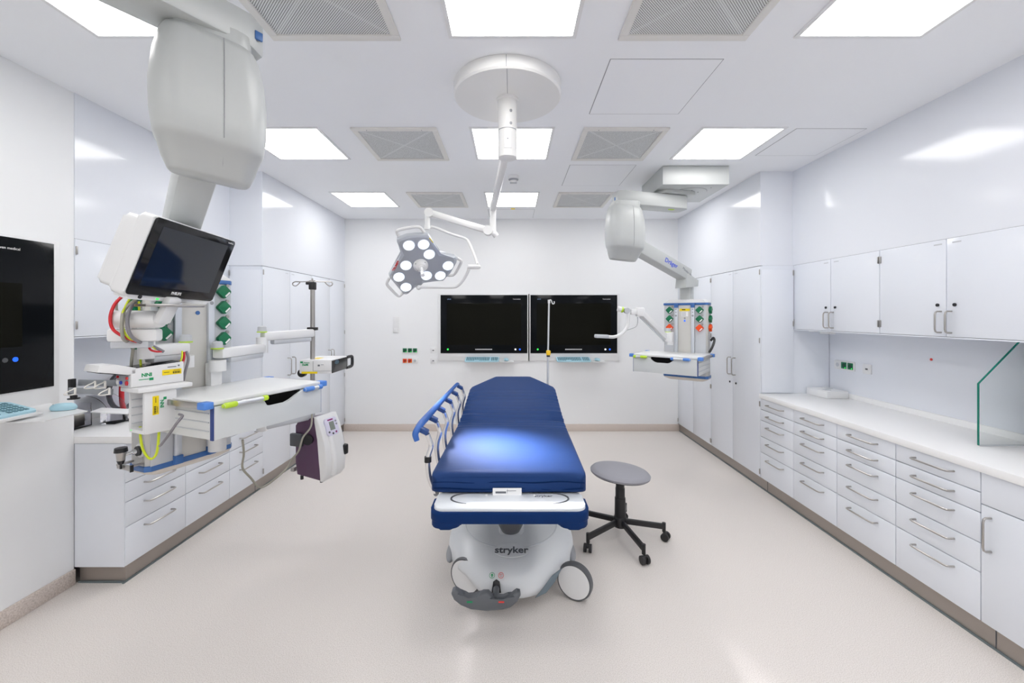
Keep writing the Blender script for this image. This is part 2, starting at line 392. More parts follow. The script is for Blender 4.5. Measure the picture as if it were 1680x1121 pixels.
for sgn, y0, y1, xo, l in ((1, .7, YT-.001, 2.34, 'long white worktop along the right side'), (-1, 2.512, YT-.001, 2.315, 'white worktop on the left behind the pendant equipment')):
    b = B().box((sgn*(xo+XB)/2, (y0+y1)/2, .879), (XB-xo, y1-y0, .042), .003)
    if sgn < 0: b = B().box((sgn*(xo+XB)/2, (YN+y1)/2, .879), (XB-xo, y1-YN, .042), .003)
    b.box((sgn*(XB-.008), ((YN if sgn < 0 else y0)+y1)/2, .92), (.014, y1-(YN if sgn < 0 else y0)-.01, .045), .003)
    tag(obj('worktop', b, top_m), l, 'worktop')
    ya = .7 if sgn > 0 else YN
    t = thing('plinth', 'brushed metal plinth under the %s cabinets' % ('right' if sgn > 0 else 'left'), 'plinth', (0, 0, 0))
    b = B().box((sgn*(XF+.02+.3), (ya+YB)/2, .054), (.6, YB-ya-.002, .1))
    if sgn < 0: b = B().box((sgn*(XF+.02+.14), (YN+.02+YB)/2, .054), (.28, YB-YN-.022, .1))
    obj('metal_face', b, plinth_m, t)
    obj('sealant_strip', B().box((sgn*(XF+.0175), (ya+YB)/2, .005), (.012, YB-ya-.002, .010)), seal_m, t)
    if sgn < 0: obj('sealant_strip', B().box((-(XF+.02+.14), YN+.014, .005), (.28, .01, .010)), seal_m, t)
    jb = B()
    for y in ((2.03, 3.84) if sgn > 0 else (3.84,)): jb.box((sgn*(XF+.0195), y, .055), (.003, .004, .09))
    obj('joint', jb, dgrey_m, t)
# glass splash screen at the right
t = thing('glass_screen', 'clear glass splash screen with green edge on the right worktop', 'glass screen', (0, 2.35, .90))
pl = [(2.993, .0), (2.647, .0), (2.647, .349), (2.877, .584), (2.993, .584)]
obj('pane', B().prism(pl, .008, FR((0, 2.354, .905), (1, 0, 0), (0, 0, 1))), glass_m, t, I4)
e = B()
for a, b_ in ((1, 2), (2, 3)):
    p, q = Vector((pl[a][0], 2.35, .905+pl[a][1])), Vector((pl[b_][0], 2.35, .905+pl[b_][1])); d = q-p
    f = FR((p+q)/2, d, (0, 1, 0)); e.box((0, 0, 0), (d.length, .0085, .004), mx=f)
obj('glass_edge', e, gedge_m, t, I4)
obj('rail', B().box((2.82, 2.35, .9035), (.34, .012, .005)), alu_m, t, I4)
# white flat box on the right worktop
t = thing('glove_box', 'flat glossy white box lying on the right worktop in the corner', 'box', (2.885, 3.79, .9), R(3))
obj('body', B().box((0, 0, .032), (.2, .24, .062), .004), white_m, t)
obj('opening', B().box((-.03, -.03, .064), (.05, .05, .003), .001).box((.05, .04, .064), (.05, .05, .003), .001), lgrey_m, t)
t = thing('cabinet_light', 'slim white light fitting under the right wall cabinet', 'lamp', (2.76, 3.62, 1.5))
obj('housing', B().box((0, 0, -.012), (.05, .12, .022), .004).box((0, .17, -.006), (.04, .06, .01), .003), white_m, t)
obj('red_dot', B().cyl((XB-.003, 2.97, 1.324), (XB, 2.97, 1.324), .009), txtr_m)
tag(bpy.data.objects['red_dot'], 'small round red sticker on the right backsplash', 'sticker')

# wall sockets
def frame_plate(b, w, h): return b.prism(rrect(w, h, .006), .009, bev=.002)
def socket_block(name, label, mx, cells, vertical=False, group=None):
    n = len(cells); cs = .071; t = thing(name, label, 'wall socket', mx=mx, group=group)
    W_, H_ = (.082, cs*n+.011) if vertical else (cs*n+.011, .082)
    obj('cover_frame', frame_plate(B(), W_, H_), white_m, t)
    for k, c in enumerate(cells):
        o = (k-(n-1)/2)*cs; q = mx @ Matrix.Translation((0, -o, 0) if vertical else (o, 0, 0))
        if c == 'sw': obj('rocker', B().prism(rrect(.055, .055, .004), .014, bev=.003), white_m, t, q)
        elif c == 'data':
            p = obj('insert', B().prism(rrect(.055, .055, .004), .011, bev=.001), white_m, t, q)
            obj('port', B().box((0, 0, .0112), (.024, .013, .001)), dgrey_m, p, q)
        else:
            m = {'g': green_m, 'o': orange_m, 'w': white_m}[c]
            p = obj('insert', B().prism(rrect(.058, .058, .004), .012, bev=.002), m, t, q)
            obj('socket_well', B().cyl((0, 0, .0115), (0, 0, .0128), .019, seg=24), {'g': mat('dg', (0, .05, .02), .5), 'o': mat('do', (.3, .02, .005), .5), 'w': lgrey_m}[c], p, q)
            if c != 'w': obj('indicator', B().box((.017, -.02, .0125), (.012, .008, .002)), g_led if c == 'g' else yellow_m, p, q)
    return t
yb = YB-.0005
socket_block('light_switch', 'vertical stack of three white light switches on the back wall', wallf((-1.632, yb, 1.50)), ['sw', 'sw', 'sw'], True)
bpy.data.objects['light_switch']['category'] = 'light switch'
socket_block('wall_socket', 'row of three green sockets left of the wall displays', wallf((-1.433, yb, 1.141)), ['g', 'g', 'g'])
socket_block('wall_socket', 'row of two orange sockets and one white socket', wallf((-1.433, yb, .994)), ['o', 'o', 'w'])
socket_block('wall_socket', 'upper single white data socket beside the left display', wallf((-1.103, yb, 1.141)), ['data'])
socket_block('wall_socket', 'lower single white data socket beside the left display', wallf((-1.103, yb, .994)), ['data'])
rf = lambda y, z: FR((XB-.0005, y, z), (0, -1, 0), (0, 0, 1))
socket_block('wall_socket', 'two green sockets with a white blank on the right backsplash', rf(3.74, 1.187), ['w', 'g', 'g'])
socket_block('wall_socket', 'single white data socket on the right backsplash', rf(3.50, 1.185), ['data'])

# ------------------------------------------------------------------ flush wall displays with keyboards
def keyboard(t_label, mx):                          # local x along the keyboard, y to the user (towards -y), z up
    t = thing('keyboard', t_label, 'keyboard', mx=mx, group='light blue silicone keyboards')
    obj('body', B().prism(rrect(.47, .17, .02), .016, MX((0, 0, 0)), bev=.005), lblue_m, t)
    kb = B()
    for r_ in range(5):
        for c in range(19):
            if c in (14,) or (r_ == 4 and 4 < c < 8): continue
            kb.box((-.208+c*.023, .055-r_*.027, .0175), (.016, .018, .004), .0015)
    o = obj('keys', kb, keys_m, t); o['kind'] = 'stuff'
    return t
def mouse(lbl, mx):
    t = thing('computer_mouse', lbl, 'mouse', mx=mx, group='light blue mice')
    rings = []
    for z, s_ in ((0, .92), (.008, 1), (.018, .97), (.027, .85), (.033, .6), (.0355, .25)):
        rings.append([(s_*.031*math.cos(a), s_*.056*math.sin(a)*(1 if math.sin(a) > 0 else 1), z) for a in [2*PI*i/28 for i in range(28)]])
    obj('shell', B().loft(rings), lblue_m, t)
    obj('base', B().prism([(.028*math.cos(2*PI*i/24), .05*math.sin(2*PI*i/24)) for i in range(24)], .003, MX((0, 0, -.002))), black_m, t)
    obj('seam', B().box((0, .035, .0295), (.0015, .02, .003)), keys_m, t)
    return t
def display(lbl, mx, small=False):    # local x right, y up, z out of the wall; origin at centre of the black glass
    t = thing('wall_display', lbl, 'monitor', mx=mx, group='flush wall displays')
    q = lambda x, y, z: mx @ Matrix.Translation((x, y, z))
    obj('surround', B().box((0, -.045, .012), (1.29, .945, .024), .004), white_m, t)
    g = obj('glass_front', B().box((0, 0, .0265), (1.222, .82, .006), .002), gloss_m, t)
    obj('screen', B().box((0, .0, .0300), (.908, .34, .0012) if small else (1.045, .585, .0012)), disp_m, g)
    text('lettering', 'Twen medical', .019, text_m, g, q(.392 if small else .46, .352, .0298))
    text('lettering', 'ulrich', .024, mat('txtb2', (.3, .45, .7), .5), g, q(-.49, .352, .0298))
    by = -.236 if small else -.355
    for x, m in ((-.42, g_led), (.378, dgrey_m), (.423, b_led)) if small else ((-.508, g_led), (.443, w_led), (.505, b_led)):
        obj('button', B().cyl((x, by, .029), (x, by, .0315), .0125), m, g)
    bt = B()
    for k in range(13): bt.box((-.115+k*.0185, by, .0302), (.0125, .014, .0015))
    obj('touch_keys', bt, text_m, g)
    if small:
        sh = B().box((.06, -.489, .165), (.46, .012, .33), .003, I4)
        sh.prism([(.25, .05), (.60, .01), (.40, .44), (.20, .44), (.17, .30), (.20, .22)], .005, FR((0, -.505, 0), (1, 0, 0), (0, 0, 1)))
    else:
        sh = B().box((-.02, -.515, .10), (.46, .012, .17), .003)
        sh.prism([(.20, -.01), (.42, -.01), (.42, .19), (.25, .21), (.19, .1)], .005, FR((0, -.512, 0), (1, 0, 0), (0, 0, 1)))
    obj('keyboard_shelf', sh, white_m, t)
    return t
def wall_set(lbl, mx, kx, where, small=False):
    display(lbl, mx, small)
    up = FR((0, 0, 0), (1, 0, 0), (0, 0, -1))         # x right, y back to the wall, z up of the display frame
    keyboard('light blue keyboard on the shelf %s' % where, mx @ Matrix.Translation((kx, -.468 if small else -.496, .215 if small else .115)) @ FR((0, 0, 0), (1, 0, 0), (0, .25, -1)))
    mouse('light blue mouse on the white tray %s' % where, mx @ Matrix.Translation((.42, -.503, .29) if small else (kx+.335, -.504, .10)) @ FR((0, 0, 0), (1, 0, 0), (0, 0, -1)) @ Matrix.Rotation(R(20), 4, 'Z'))
m1 = wallf((-.386, YB-.001, 1.512)); m2 = wallf((.879, YB-.001, 1.512))
wall_set('black flush display on the back wall, left one', m1, -.02, 'under the left wall display')
wall_set('black flush display on the back wall, right one behind the drip pole', m2, -.02, 'under the right wall display')
m3 = FR((-2.669, 1.782, 1.643), (0, 1, 0), (0, 0, 1))
wall_set('large black flush display on the near left wall, cut by the picture edge', m3, .06, 'at the left edge of the picture', True)

# ------------------------------------------------------------------ surgical lamp
t = lamp = thing('surgical_lamp', 'white ceiling surgical lamp with grey three-lobed light head', 'surgical lamp', (-.023, 2.466, H))
cx, cy = -.023, 2.466
cap = obj('ceiling_canopy', B().lathe([(.30, 0), (.317, -.002), (.3175, -.062), (.309, -.072), (.1, -.074), (.0, -.074)][:5], (cx, cy, H), 64), enam_m, t, I4)
obj('seam', B().box((cx, cy-.19, H-.0745), (.003, .24, .0015)).box((cx-.004, cy-.3178, H-.035), (.003, .002, .06)), mgrey_m, cap, I4)
sh = obj('shaft', B().lathe([(.066, -.07), (.066, -.085), (.056, -.088), (.055, -.40), (.0555, -.403), (.0555, -.424), (.05, -.427)], (cx, cy, H), 40), enam_m, t, I4)
obj('joint_ring', B().lathe([(.0565, -.262), (.0565, -.266)], (cx, cy, H), 40), mgrey_m, sh, I4)
obj('service_cover', B().box((cx+.003, cy-.0545, H-.335), (.045, .006, .1), .003), white_m, sh, I4)
for z, x in ((-.165, .02), (-.238, .02)): obj('bolt', B().cyl((cx+x, cy-.056, H+z), (cx+x, cy-.049, H+z), .008, seg=14), mgrey_m, sh, I4)
obj('bolt', B().cyl((cx+.002, cy-.0595, H-.33), (cx+.002, cy-.056, H-.33), .004, seg=10), mgrey_m, sh, I4)
pA = Vector((-.04, 2.49, 2.60)); pB = Vector((-.166, 3.74, 2.60))
def bar(p0, p1, w_, h_, bev, b=None, z=(0, 0, 1)):
    p0, p1 = Vector(p0), Vector(p1); d = p1-p0; y = Vector(z).cross(d)
    b = b or B(); return b.box((0, 0, 0), (d.length, w_, h_), bev, FR((p0+p1)/2, d, y))
obj('extension_arm', bar(pA, pB, .05, .055, .018), enam_m, t, I4)
obj('drop_tube', B().cyl((pB.x, pB.y, 2.65), (pB.x, pB.y, 2.37), .029).sph((pB.x, pB.y, 2.65), .029).cyl((pB.x-.02, pB.y-.01, 2.42), (pB.x+.03, pB.y+.01, 2.355), .027), enam_m, t, I4)
sp0 = Vector((-.21, 3.72, 2.40)); sp1 = Vector((-.725, 3.66, 2.545))
b = bar(sp0, sp1, .05, .06, .02); b.cyl((sp0.x, sp0.y-.033, sp0.z), (sp0.x, sp0.y+.033, sp0.z), .042).cyl((sp1.x, sp1.y-.028, sp1.z), (sp1.x, sp1.y+.028, sp1.z), .04)
obj('spring_arm', b, enam_m, t, I4)
yk = at(701, 376, 3.66)
obj('swivel_tube', B().cyl(sp1+Vector((-.015, 0, 0)), (yk.x, 3.66, yk.z), .022).cyl((yk.x, 3.66, yk.z+.03), (yk.x, 3.66, yk.z-.005), .026), enam_m, t, I4)
hc = at(692, 436, 3.58); hn = Vector((.28, -.72, -.63)).normalized()
rt = at(783, 438, 3.60)
obj('yoke', B().tube([at(702, 374, 3.66), at(712, 373, 3.68), at(740, 384, 3.70), at(762, 391, 3.72), at(770, 400, 3.71), at(780, 424, 3.64), at(783, 434, 3.6)], .0125, 12, 4)
    .cyl(at(768, 438, 3.6), at(785, 438, 3.6), .021).sph(at(785, 438, 3.6), .02), enam_m, t, I4)
obj('head_bracket', B().tube([at(769, 439, 3.6), at(768, 445, 3.6), at(760, 460, 3.62), at(751, 469, 3.64), at(742, 471.5, 3.65), at(712, 471.5, 3.66), at(688, 471.5, 3.66)], .0125, 12, 4).sph(at(687, 472, 3.66), .022), enam_m, t, I4)
hx = Vector((1, 0, 0)); hx = (hx-hn*hx.dot(hn)).normalized(); HF = FR(hc, hx, hn.cross(hx))       # x right, y up, z out of the face
HI = HF.inverted()
def onface(px, py, off=0.):
    d = at(px, py, 1.0)-Vector((0, 0, CH)); o = Vector((0, 0, CH)); c = hc+hn*off
    p = o+d*((c-o).dot(hn)/d.dot(hn)); q = HI @ p; return (q.x, q.y)
Z = 1/6.23
f4 = lambda L: [onface(620+x*Z, 320+y*Z) for x, y in L]
out = f4([(200, 455), (300, 418), (400, 406), (512, 410), (532, 428), (636, 612), (788, 634), (812, 660), (803, 702), (740, 800), (670, 883), (452, 888), (448, 928), (368, 936), (312, 1014), (290, 1022), (262, 1018), (128, 860), (114, 828), (254, 606), (196, 488)])
ctr = Vector((sum(p[0] for p in out)/len(out), sum(p[1] for p in out)/len(out)))
def inset(L, k): return [tuple(ctr+(Vector(p)-ctr)*k) for p in L]
hb = obj('light_head', B().prism(out, .055, HF @ Matrix.Translation((0, 0, -.055)), bev=.012), mat('lamp_rim', (.55, .58, .62), .3, metal=.3), t, I4)
obj('face_panel', B().prism(inset(out, .92), .003, HF @ Matrix.Translation((0, 0, -.0005)), bev=.001), lamp_m, hb, I4)
for x, y in ((317, 515), (467, 505), (525, 605), (717, 722), (637, 823), (496, 823), (287, 718), (215, 837), (287, 940)):
    p = onface(620+x*Z, 320+y*Z); q = HF @ Matrix.Translation((*p, .002))
    l = obj('light_lens', B().lathe([(.0005, .004), (.03, .0035), (.046, .001), (.046, -.002)], mx=I4), lens_m, hb, q)
    obj('lens_ring', B().lathe([(.046, .0), (.0465, .004), (.051, .003), (.0515, -.001)]), alu_m, l, q)
p = onface(620+437*Z, 320+718*Z); q = HF @ Matrix.Translation((*p, 0))
hub = obj('handle_hub', B().lathe([(.064, .0), (.063, .012), (.05, .02), (.04, .04), (.026, .045), (.024, .05)]), enam_m, t, q)
for a in (40, 140, 230): obj('screw', B().cyl((.05*math.cos(R(a)), .05*math.sin(R(a)), .012), (.05*math.cos(R(a)), .05*math.sin(R(a)), .021), .006, seg=12), mgrey_m, hub, q)
obj('sterile_handle', B().lathe([(.02, .04), (.014, .06), (.0135, .13), (.017, .14), (.0175, .152), (.012, .155)]), enam_m, t, q)
for L in ([(215, 440), (200, 405), (218, 377), (330, 352), (428, 347), (474, 400)], [(812, 664), (852, 688), (852, 718), (790, 828), (745, 842), (715, 838)], [(122, 868), (95, 920), (112, 958), (200, 1046), (230, 1050), (262, 1020)]):
    pts = [HF @ Vector((*onface(620+x*Z, 320+y*Z), -.03)) for x, y in L]
    obj('grab_handle', B().tube(pts, .0125, 10, 4), enam_m, t, I4)
a1, a2 = onface(620+222*Z, 320+650*Z), onface(620+140*Z, 320+800*Z)
text('lettering', 'TRUMPF', .03, txtr_m, hb, HF @ FR(((a1[0]+a2[0])/2+.003, (a1[1]+a2[1])/2, .0012), (a1[0]-a2[0], a1[1]-a2[1], 0), (-(a1[1]-a2[1]), a1[0]-a2[0], 0)), bold=.0008)
obj('label', B().box((0, 0, .001), (.055, .010, .002), mx=HF @ FR((*onface(620+545*Z, 320+465*Z), -.002), (.45, -.89, 0), (.89, .45, 0))), yellow_m, hb, I4)
ld = bpy.data.lights.new('lamp_beam', 'SPOT'); ld.energy = 1600; ld.color = (.96, .93, 1); ld.spot_size = R(23.5); ld.spot_blend = 1.0; ld.shadow_soft_size = .18
lo = bpy.data.objects.new('lamp_beam', ld)
aim = Vector((-.05, 2.57, .82)); src = hc+hn*.08
link(lo, t, Matrix.Translation(src) @ (aim-src).to_track_quat('-Z', 'Y').to_matrix().to_4x4())

# ------------------------------------------------------------------ patient stretcher
t = bed = thing('patient_stretcher', 'hospital stretcher with blue mattress in the middle of the room', 'stretcher', (0, 3.0, 0))
# mattress: stations along the length (y, half width, top z, thickness)
def cx_at(y): return -.014+.028*(y-2.16)/1.8
st = []
ys = [2.16, 2.165, 2.18, 2.21, 2.26]+[2.3+.04*k for k in range(38)]
ys = [y for y in ys if y < 3.81]+[3.82, 3.86, 3.90, 3.94, 3.98, 4.01, 4.03, 4.035]
hinge_y = 3.26
def topz(y):
    z = .822 if y < hinge_y else .822+(y-hinge_y)*.30
    if abs(y-hinge_y) < .1: z = .822+(y-hinge_y+.1)**2*.75
    return z
rings = []; NS = 44
ysf = []
for a, b_ in zip(ys, ys[1:]):
    n = max(1, int(round((b_-a)/.0125))) if 2.95 < a < 3.75 else max(1, int(round((b_-a)/.03)))
    ysf += [a+(b_-a)*k/n for k in range(n)]
ysf.append(ys[-1])
for y in ysf:
    hw = .408 if y < 3.3 else .408-.018*(y-3.3)/.5
    if y > 3.80: hw = .399-(y-3.80)/.235*.245
    e = min(1, (y-2.16)/.035); e2 = min(1, (4.035-y)/.03); ee = min(math.sqrt(max(0, 1-(1-e)**2)), math.sqrt(max(0, 1-(1-e2)**2)))
    th = .112; z1 = topz(y); zc = z1-th/2; hh = th/2*(.55+.45*ee); hwx = hw-(1-ee)*.03
    ring = []
    for k in range(NS):
        a = 2*PI*(k+.5)/NS; c, s_ = math.cos(a), math.sin(a)
        ex = .15
        px_ = hwx*math.copysign(abs(c)**ex, c); pz = hh*math.copysign(abs(s_)**ex, s_)
        # folds across the hinge and a soft crown
        wr = 0
        if s_ > 0:
            u = (y-hinge_y); env = math.exp(-(u/.16)**2)
            wr = env*(.008*math.sin(y*95+px_*2.2)+.0045*math.sin(y*150+px_*-4))*(.5+.9*min(1, abs(px_)/.35))
            wr += .006*math.exp(-((y-3.62)/.10)**2)*math.sin(y*110+abs(px_)*22)*min(1, max(0, (abs(px_)-.14)/.2))
            wr -= .006*(px_/.4)**4
        sag = .004*math.sin(px_*9+1)*max(0, 1-(y-2.16)/.1) if s_ < 0 else 0
        ring.append((px_+cx_at(y), y-(0.006*math.sin(s_*4)*(1-ee)), zc+pz+wr+sag))
    rings.append(ring)
mt = obj('mattress', B().loft(rings), matt_m, t, I4, sharp=60)
obj('seam', B().tube([(-.395+.79*k/24-.014, 2.1575+.001*math.sin(k), .772+.003*math.sin(k*.7)) for k in range(25)], .0028, 6), mat('seam_blue', (.006, .022, .08), .8, spec=0), mt, I4)
obj('seam', B().tube([(-.39+.78*k/24-.014, 2.159+.001*math.sin(k*1.3), .738+.004*math.sin(k*.5+1)) for k in range(25)], .0028, 6), MATS['seam_blue'], mt, I4)
lb = obj('label', B().prism(rrect(.15, .036, .002), .002, FR((-.022, 2.150, .727), (1, 0, -.0), (0, .12, 1))), paper_m, mt, I4)
obj('print', B().box((-.055, 2.1465, .724), (.055, .001, .010)).box((.0, 2.1475, .732), (.05, .001, .002)).box((-.0205, 2.1475, .727), (.0015, .001, .03)), txtg_m, lb, I4)
# litter frame under the mattress
obj('litter_frame', B().box((-.0, 2.72, .675), (.62, 1.1, .04), .006).box((0, 3.22, .66), (.5, 1.2, .05), .006), mgrey_m, t, I4)
obj('backrest_frame', bar((0, 3.3, .675), (0, 3.95, .875), .56, .03, .006), mgrey_m, t, I4)
for x in (-.36, .345): obj('side_beam', B().box((x, 2.95, .655), (.035, 1.55, .05), .008), mgrey_m, t, I4)
for x in (-.375, .345): obj('release_tab', B().box((x, 2.165, .692), (.022, .03, .014), .003), yel_m, t, I4)
# footboard: white plate with blue bumper
fw = lambda w_, y0, y1, r_: [(x+0, y) for x, y in [(a, b__+(y0+y1)/2) for a, b__ in rrect(w_, y1-y0, r_)]]
obj('foot_bumper', B().prism(fw(.775, 1.985, 2.19, .055), .055, MX((-.008, 0, .641)), bev=.014, seg=3).prism(fw(.145, 1.987, 2.19, .05), .07, MX((-.318, 0, .612)), bev=.012).prism(fw(.145, 1.987, 2.19, .05), .07, MX((.302, 0, .612)), bev=.012), bumper_m, t, I4)
fp = obj('foot_tray', B().prism(fw(.745, 1.995, 2.2, .05), .02, MX((-.008, 0, .690)), bev=.008, seg=3), mat('tray_white', (.70, .73, .76), .3), t, I4)
zt = .7103
for s_ in (-1, 1):
    pts = [(-.008+s_*(.20+.098*math.sin(a)), 2.12+.058*math.cos(a)-.012, zt) for a in [k*PI/14*.95 for k in range(15)]]
    obj('inlay_line', B().tube([(-.008+s_*.1, 2.166, zt)]+pts, .003, 6, rr=lambda u: .0015+.0035*math.sin(PI*u)), dgrey_m, fp, I4)
text('lettering', 'stryker', .032, txtg_m, fp, FR((.165, 2.135, zt), (1, 0, 0), (0, 1, 0)), bold=.0006)
for x in (-.13, .12): obj('knob', B().sph((x, 2.145, zt), .008, (1, 1, .5), 12), white_m, fp, I4)
# base hood
fr = [(0, 2.27), (.10, 2.285), (.19, 2.33), (.26, 2.385), (.32, 2.455), (.372, 2.55), (.398, 2.65), (.398, 2.78), (.37, 2.95), (.33, 3.2), (.31, 3.45), (.31, 3.7), (.30, 3.85), (.22, 3.93), (.08, 3.95)]
plan = fr+[(-x, y) for x, y in fr[::-1] if x > 0]
def dens(L, n=3):
    q = []
    for k in range(len(L)):
        a, b_, c, d = [Vector(L[(k+j) % len(L)]) for j in (-1, 0, 1, 2)]
        for j in range(n):
            u = j/n; q.append(.5*((2*b_)+(c-a)*u+(2*a-5*b_+4*c-d)*u*u+(3*b_-a-3*c+d)*u**3))
    return q
plan = dens(plan)
def hood(levels, x0=-.002):
    rg = []
    for z, fx, fy, lift in levels:
        rg.append([(x0+p.x*fx, 3.15+(p.y-3.15)*fy, z+lift*max(0, min(1, (abs(p.x)-.17)/.09))*max(0, min(1, (3.2-p.y)/.5))) for p in plan])
    return rg
hd = obj('base_hood', B().loft(hood([(.080, .97, .985, .055), (.086, .995, .997, .055), (.12, 1.0, .995, .038), (.17, .998, .965, .022), (.207, .985, .915, .010), (.228, .94, .86, 0), (.243, .87, .80, 0), (.252, .78, .74, 0), (.250, .74, .70, 0), (.262, .60, .58, 0), (.29, .46, .46, 0), (.335, .38, .38, 0)])), mat('hood_white', (.66, .68, .70), .32), t, I4, sharp=80)
obj('groove', B().tube([(-.002+.305*math.cos(a), 2.80-.325*math.sin(a)*1.0, .2525-.004*math.sin(a)) for a in [PI*k/40 for k in range(41)]], .004, 6), lgrey_m, hd, I4)
MATS['hood_grey'] = mat('hood_grey', (.62, .64, .66), .35)
ov = FR((.0, 2.452, .2465), (1, 0, 0), (0, 1, .22))
nb = obj('name_badge', B().prism([(.105*math.cos(2*PI*k/40), .052*math.sin(2*PI*k/40)) for k in range(40)], .006, ov, bev=.002), MATS['hood_grey'], t, I4)
text('lettering', 'stryker', .068, dgrey_m, nb, ov @ Matrix.Translation((0, .0, .0065)), bold=.0016)
obj('bottom_chassis', B().box((0, 3.15, .17), (.5, 1.45, .1), .03), mgrey_m, t, I4)
for y in (2.68, 3.55):
    obj('lift_column', B().box((0, y, .45), (.16, .15, .42), .03), MATS['hood_grey'], t, I4)
obj('column_bracket', B().lathe([(.07, .09), (.075, .0), (.055, -.04), (.03, -.045)], (-.004, 2.52, .375), 28).box((-.004, 2.54, .50), (.11, .1, .14), .015), dgrey_m, t, I4)
for x in (-.275, .26): obj('frame_strut', B().tube([(x, 2.24, .655), (x*.98, 2.32, .60), (x*.92, 2.62, .50)], .016, 10), mgrey_m, t, I4)
obj('frame_strut', B().box((0, 2.72, .56), (.5, .06, .06), .01), mgrey_m, t, I4)
# pedal
q8 = lambda x, y: ((720+x/6.593-VX)/FPX*2.2, CH-(840+y/6.593-VY)/FPX*2.2)
pp = [q8(*p) for p in ((138, 868), (150, 830), (183, 813), (222, 838), (270, 905), (312, 930), (390, 925), (440, 880), (480, 852), (540, 852), (575, 890), (605, 940), (700, 945), (760, 920), (800, 868), (840, 838), (878, 848), (885, 884), (850, 950), (780, 1008), (700, 1033), (520, 1050), (350, 1033), (240, 988), (168, 930))]
pf = FR((0, 2.22, 0), (1, 0, 0), (0, 0, 1))
pd = obj('foot_pedal', B().prism(pp, .045, pf, bev=.014, seg=3).tube([(-.083, 2.20, .13), (-.083, 2.26, .142), (-.083, 2.34, .13)], .018, 10), mat('pedal_grey', (.12, .13, .145), .42), t, I4)
for x, m in ((338, txgn_m), (677, txtr_m)):
    a = q8(x, 940); obj('pedal_mark', B().box((a[0], 2.174, a[1]+.0), (.030, .003, .007)), m, pd, I4)
obj('pedal_boot', B().prism([(-.026, -.03), (.026, -.03), (.018, .022), (0, .034), (-.018, .022)], .02, FR((-.083, 2.294, .145), (1, 0, 0), (0, .2, 1)), bev=.004), black_m, pd, I4)
for x, m, kind in ((-.108, txgn_m, 0), (-.058, txtr_m, 1)):
    f = FR((x, 2.312, .190), (1, 0, 0), (0, .77, .63)); b = B()
    b.tube([f @ Vector((.0145*math.cos(2*PI*k/24), .0145*math.sin(2*PI*k/24), .001)) for k in range(25)], .0012, 6)
    if kind == 0: b.prism([(-.003, -.009), (.003, -.009), (.003, 0), (.008, 0), (0, .010), (-.008, 0), (-.003, 0)], .002, f)
    else: b.tube([f @ Vector(v) for v in ((-.007, .006, .001), (.007, .006, .001), (0, -.008, .001), (-.007, .006, .001))], .0012, 6)
    obj('pictogram', b, m, hd, I4)
gd = B().prism([(.10, .0), (.17, .012), (.23, .055), (.285, .115), (.22, .09), (.15, .035)], .004, FR((.035, 2.252, .082), (1, .36, 0), (-.1, .30, 1)), bev=.001)
obj('grey_decal', gd, mat('decal_grey', (.14, .18, .21), .4), hd, I4)
# castors with hub covers
def castor(c, axis, par, r=.105, wd=.045):
    ax = Vector(axis).normalized(); q = FR(c, ax.cross((0, 0, 1)), (0, 0, 1))     # z = axis
    tr = obj('castor', B().lathe([(r*.86, wd/2), (r*.96, wd/2), (r, wd/4), (r, -wd/4), (r*.95, -wd/2), (r*.80, -wd/2)]), mat('tyre_grey', (.10, .105, .115), .5), par, q)
    for s_ in (1, -1): obj('wheel_cover', B().lathe([(.001, s_*wd*.66), (r*.45, s_*wd*.64), (r*.78, s_*wd*.58), (r*.885, s_*wd*.53), (r*.89, s_*wd*.3)]), white_m, tr, q)
castor((.368, 2.40, .105), (.45, .87, 0), t); castor((-.262, 2.455, .105), (.45, .89, 0), t)
castor((.33, 3.85, .105), (1, .2, 0), t); castor((-.33, 3.85, .105), (1, .2, 0), t)
for sx_ in (-1, 1):
    obj('corner_guard', B().sph((sx_*.375-.002, 2.62, .15), .05, (.62, 2.2, .75)), mgrey_m, t, I4)
    obj('castor_fork', B().box((sx_*.31, 2.58, .17), (.05, .07, .08), .01), mgrey_m, t, I4)
    obj('castor_fork', B().box((sx_*.31, 3.80, .2), (.05, .07, .1), .01), mgrey_m, t, I4)
# raised side rail on the left
rail = []
gx = lambda y: -.500+.02*(y-2.25)
obj('rail_grip', B().tube([(gx(2.2)-.0, 2.20, .975), (gx(2.2)-.01, 2.205, 1.01), (gx(2.2), 2.23, 1.035)]+[(gx(y), y, 1.043) for y in (2.3, 2.5, 2.8, 3.1, 3.4)]+[(gx(3.6), 3.60, 1.040), (gx(3.67), 3.67, 1.028)], .017, 12, 5, rr=lambda u: .014+.006*math.sin(PI*min(1, u*1.3))), mat('rail_blue', (.03, .12, .42), .35), t, I4)
for k, y in enumerate((2.24, 2.49, 2.74, 3.02, 3.31, 3.59)):
    x = gx(y)
    obj('rail_bracket', bar((x+.004, y, 1.03), (x+.05, y+.005, 1.005), .05, .026, .006), mat('bracket_blue', (.01, .05, .20), .4), t, I4)
    obj('rail_post', B().tube([(x+.045, y, 1.0), (x+.055, y+.01, .965), (x+.064, y+.01, .93), (x+.050, y+.01, .88), (x+.046, y+.01, .83), (x+.056, y+.015, .75), (x+.088, y+.02, .675)], .0135, 12, 4), mat('post_chrome', (.80, .80, .80), .2, metal=.9), t, I4)
obj('rail_sleeve', B().cyl((gx(2.24)+.047, 2.25, .845), (gx(2.24)+.047, 2.25, .875), .019, seg=16), black_m, t, I4)
obj('rail_base', B().tube([(-.412, 2.26, .668), (-.385, 3.62, .668)], .014, 10), mgrey_m, t, I4)
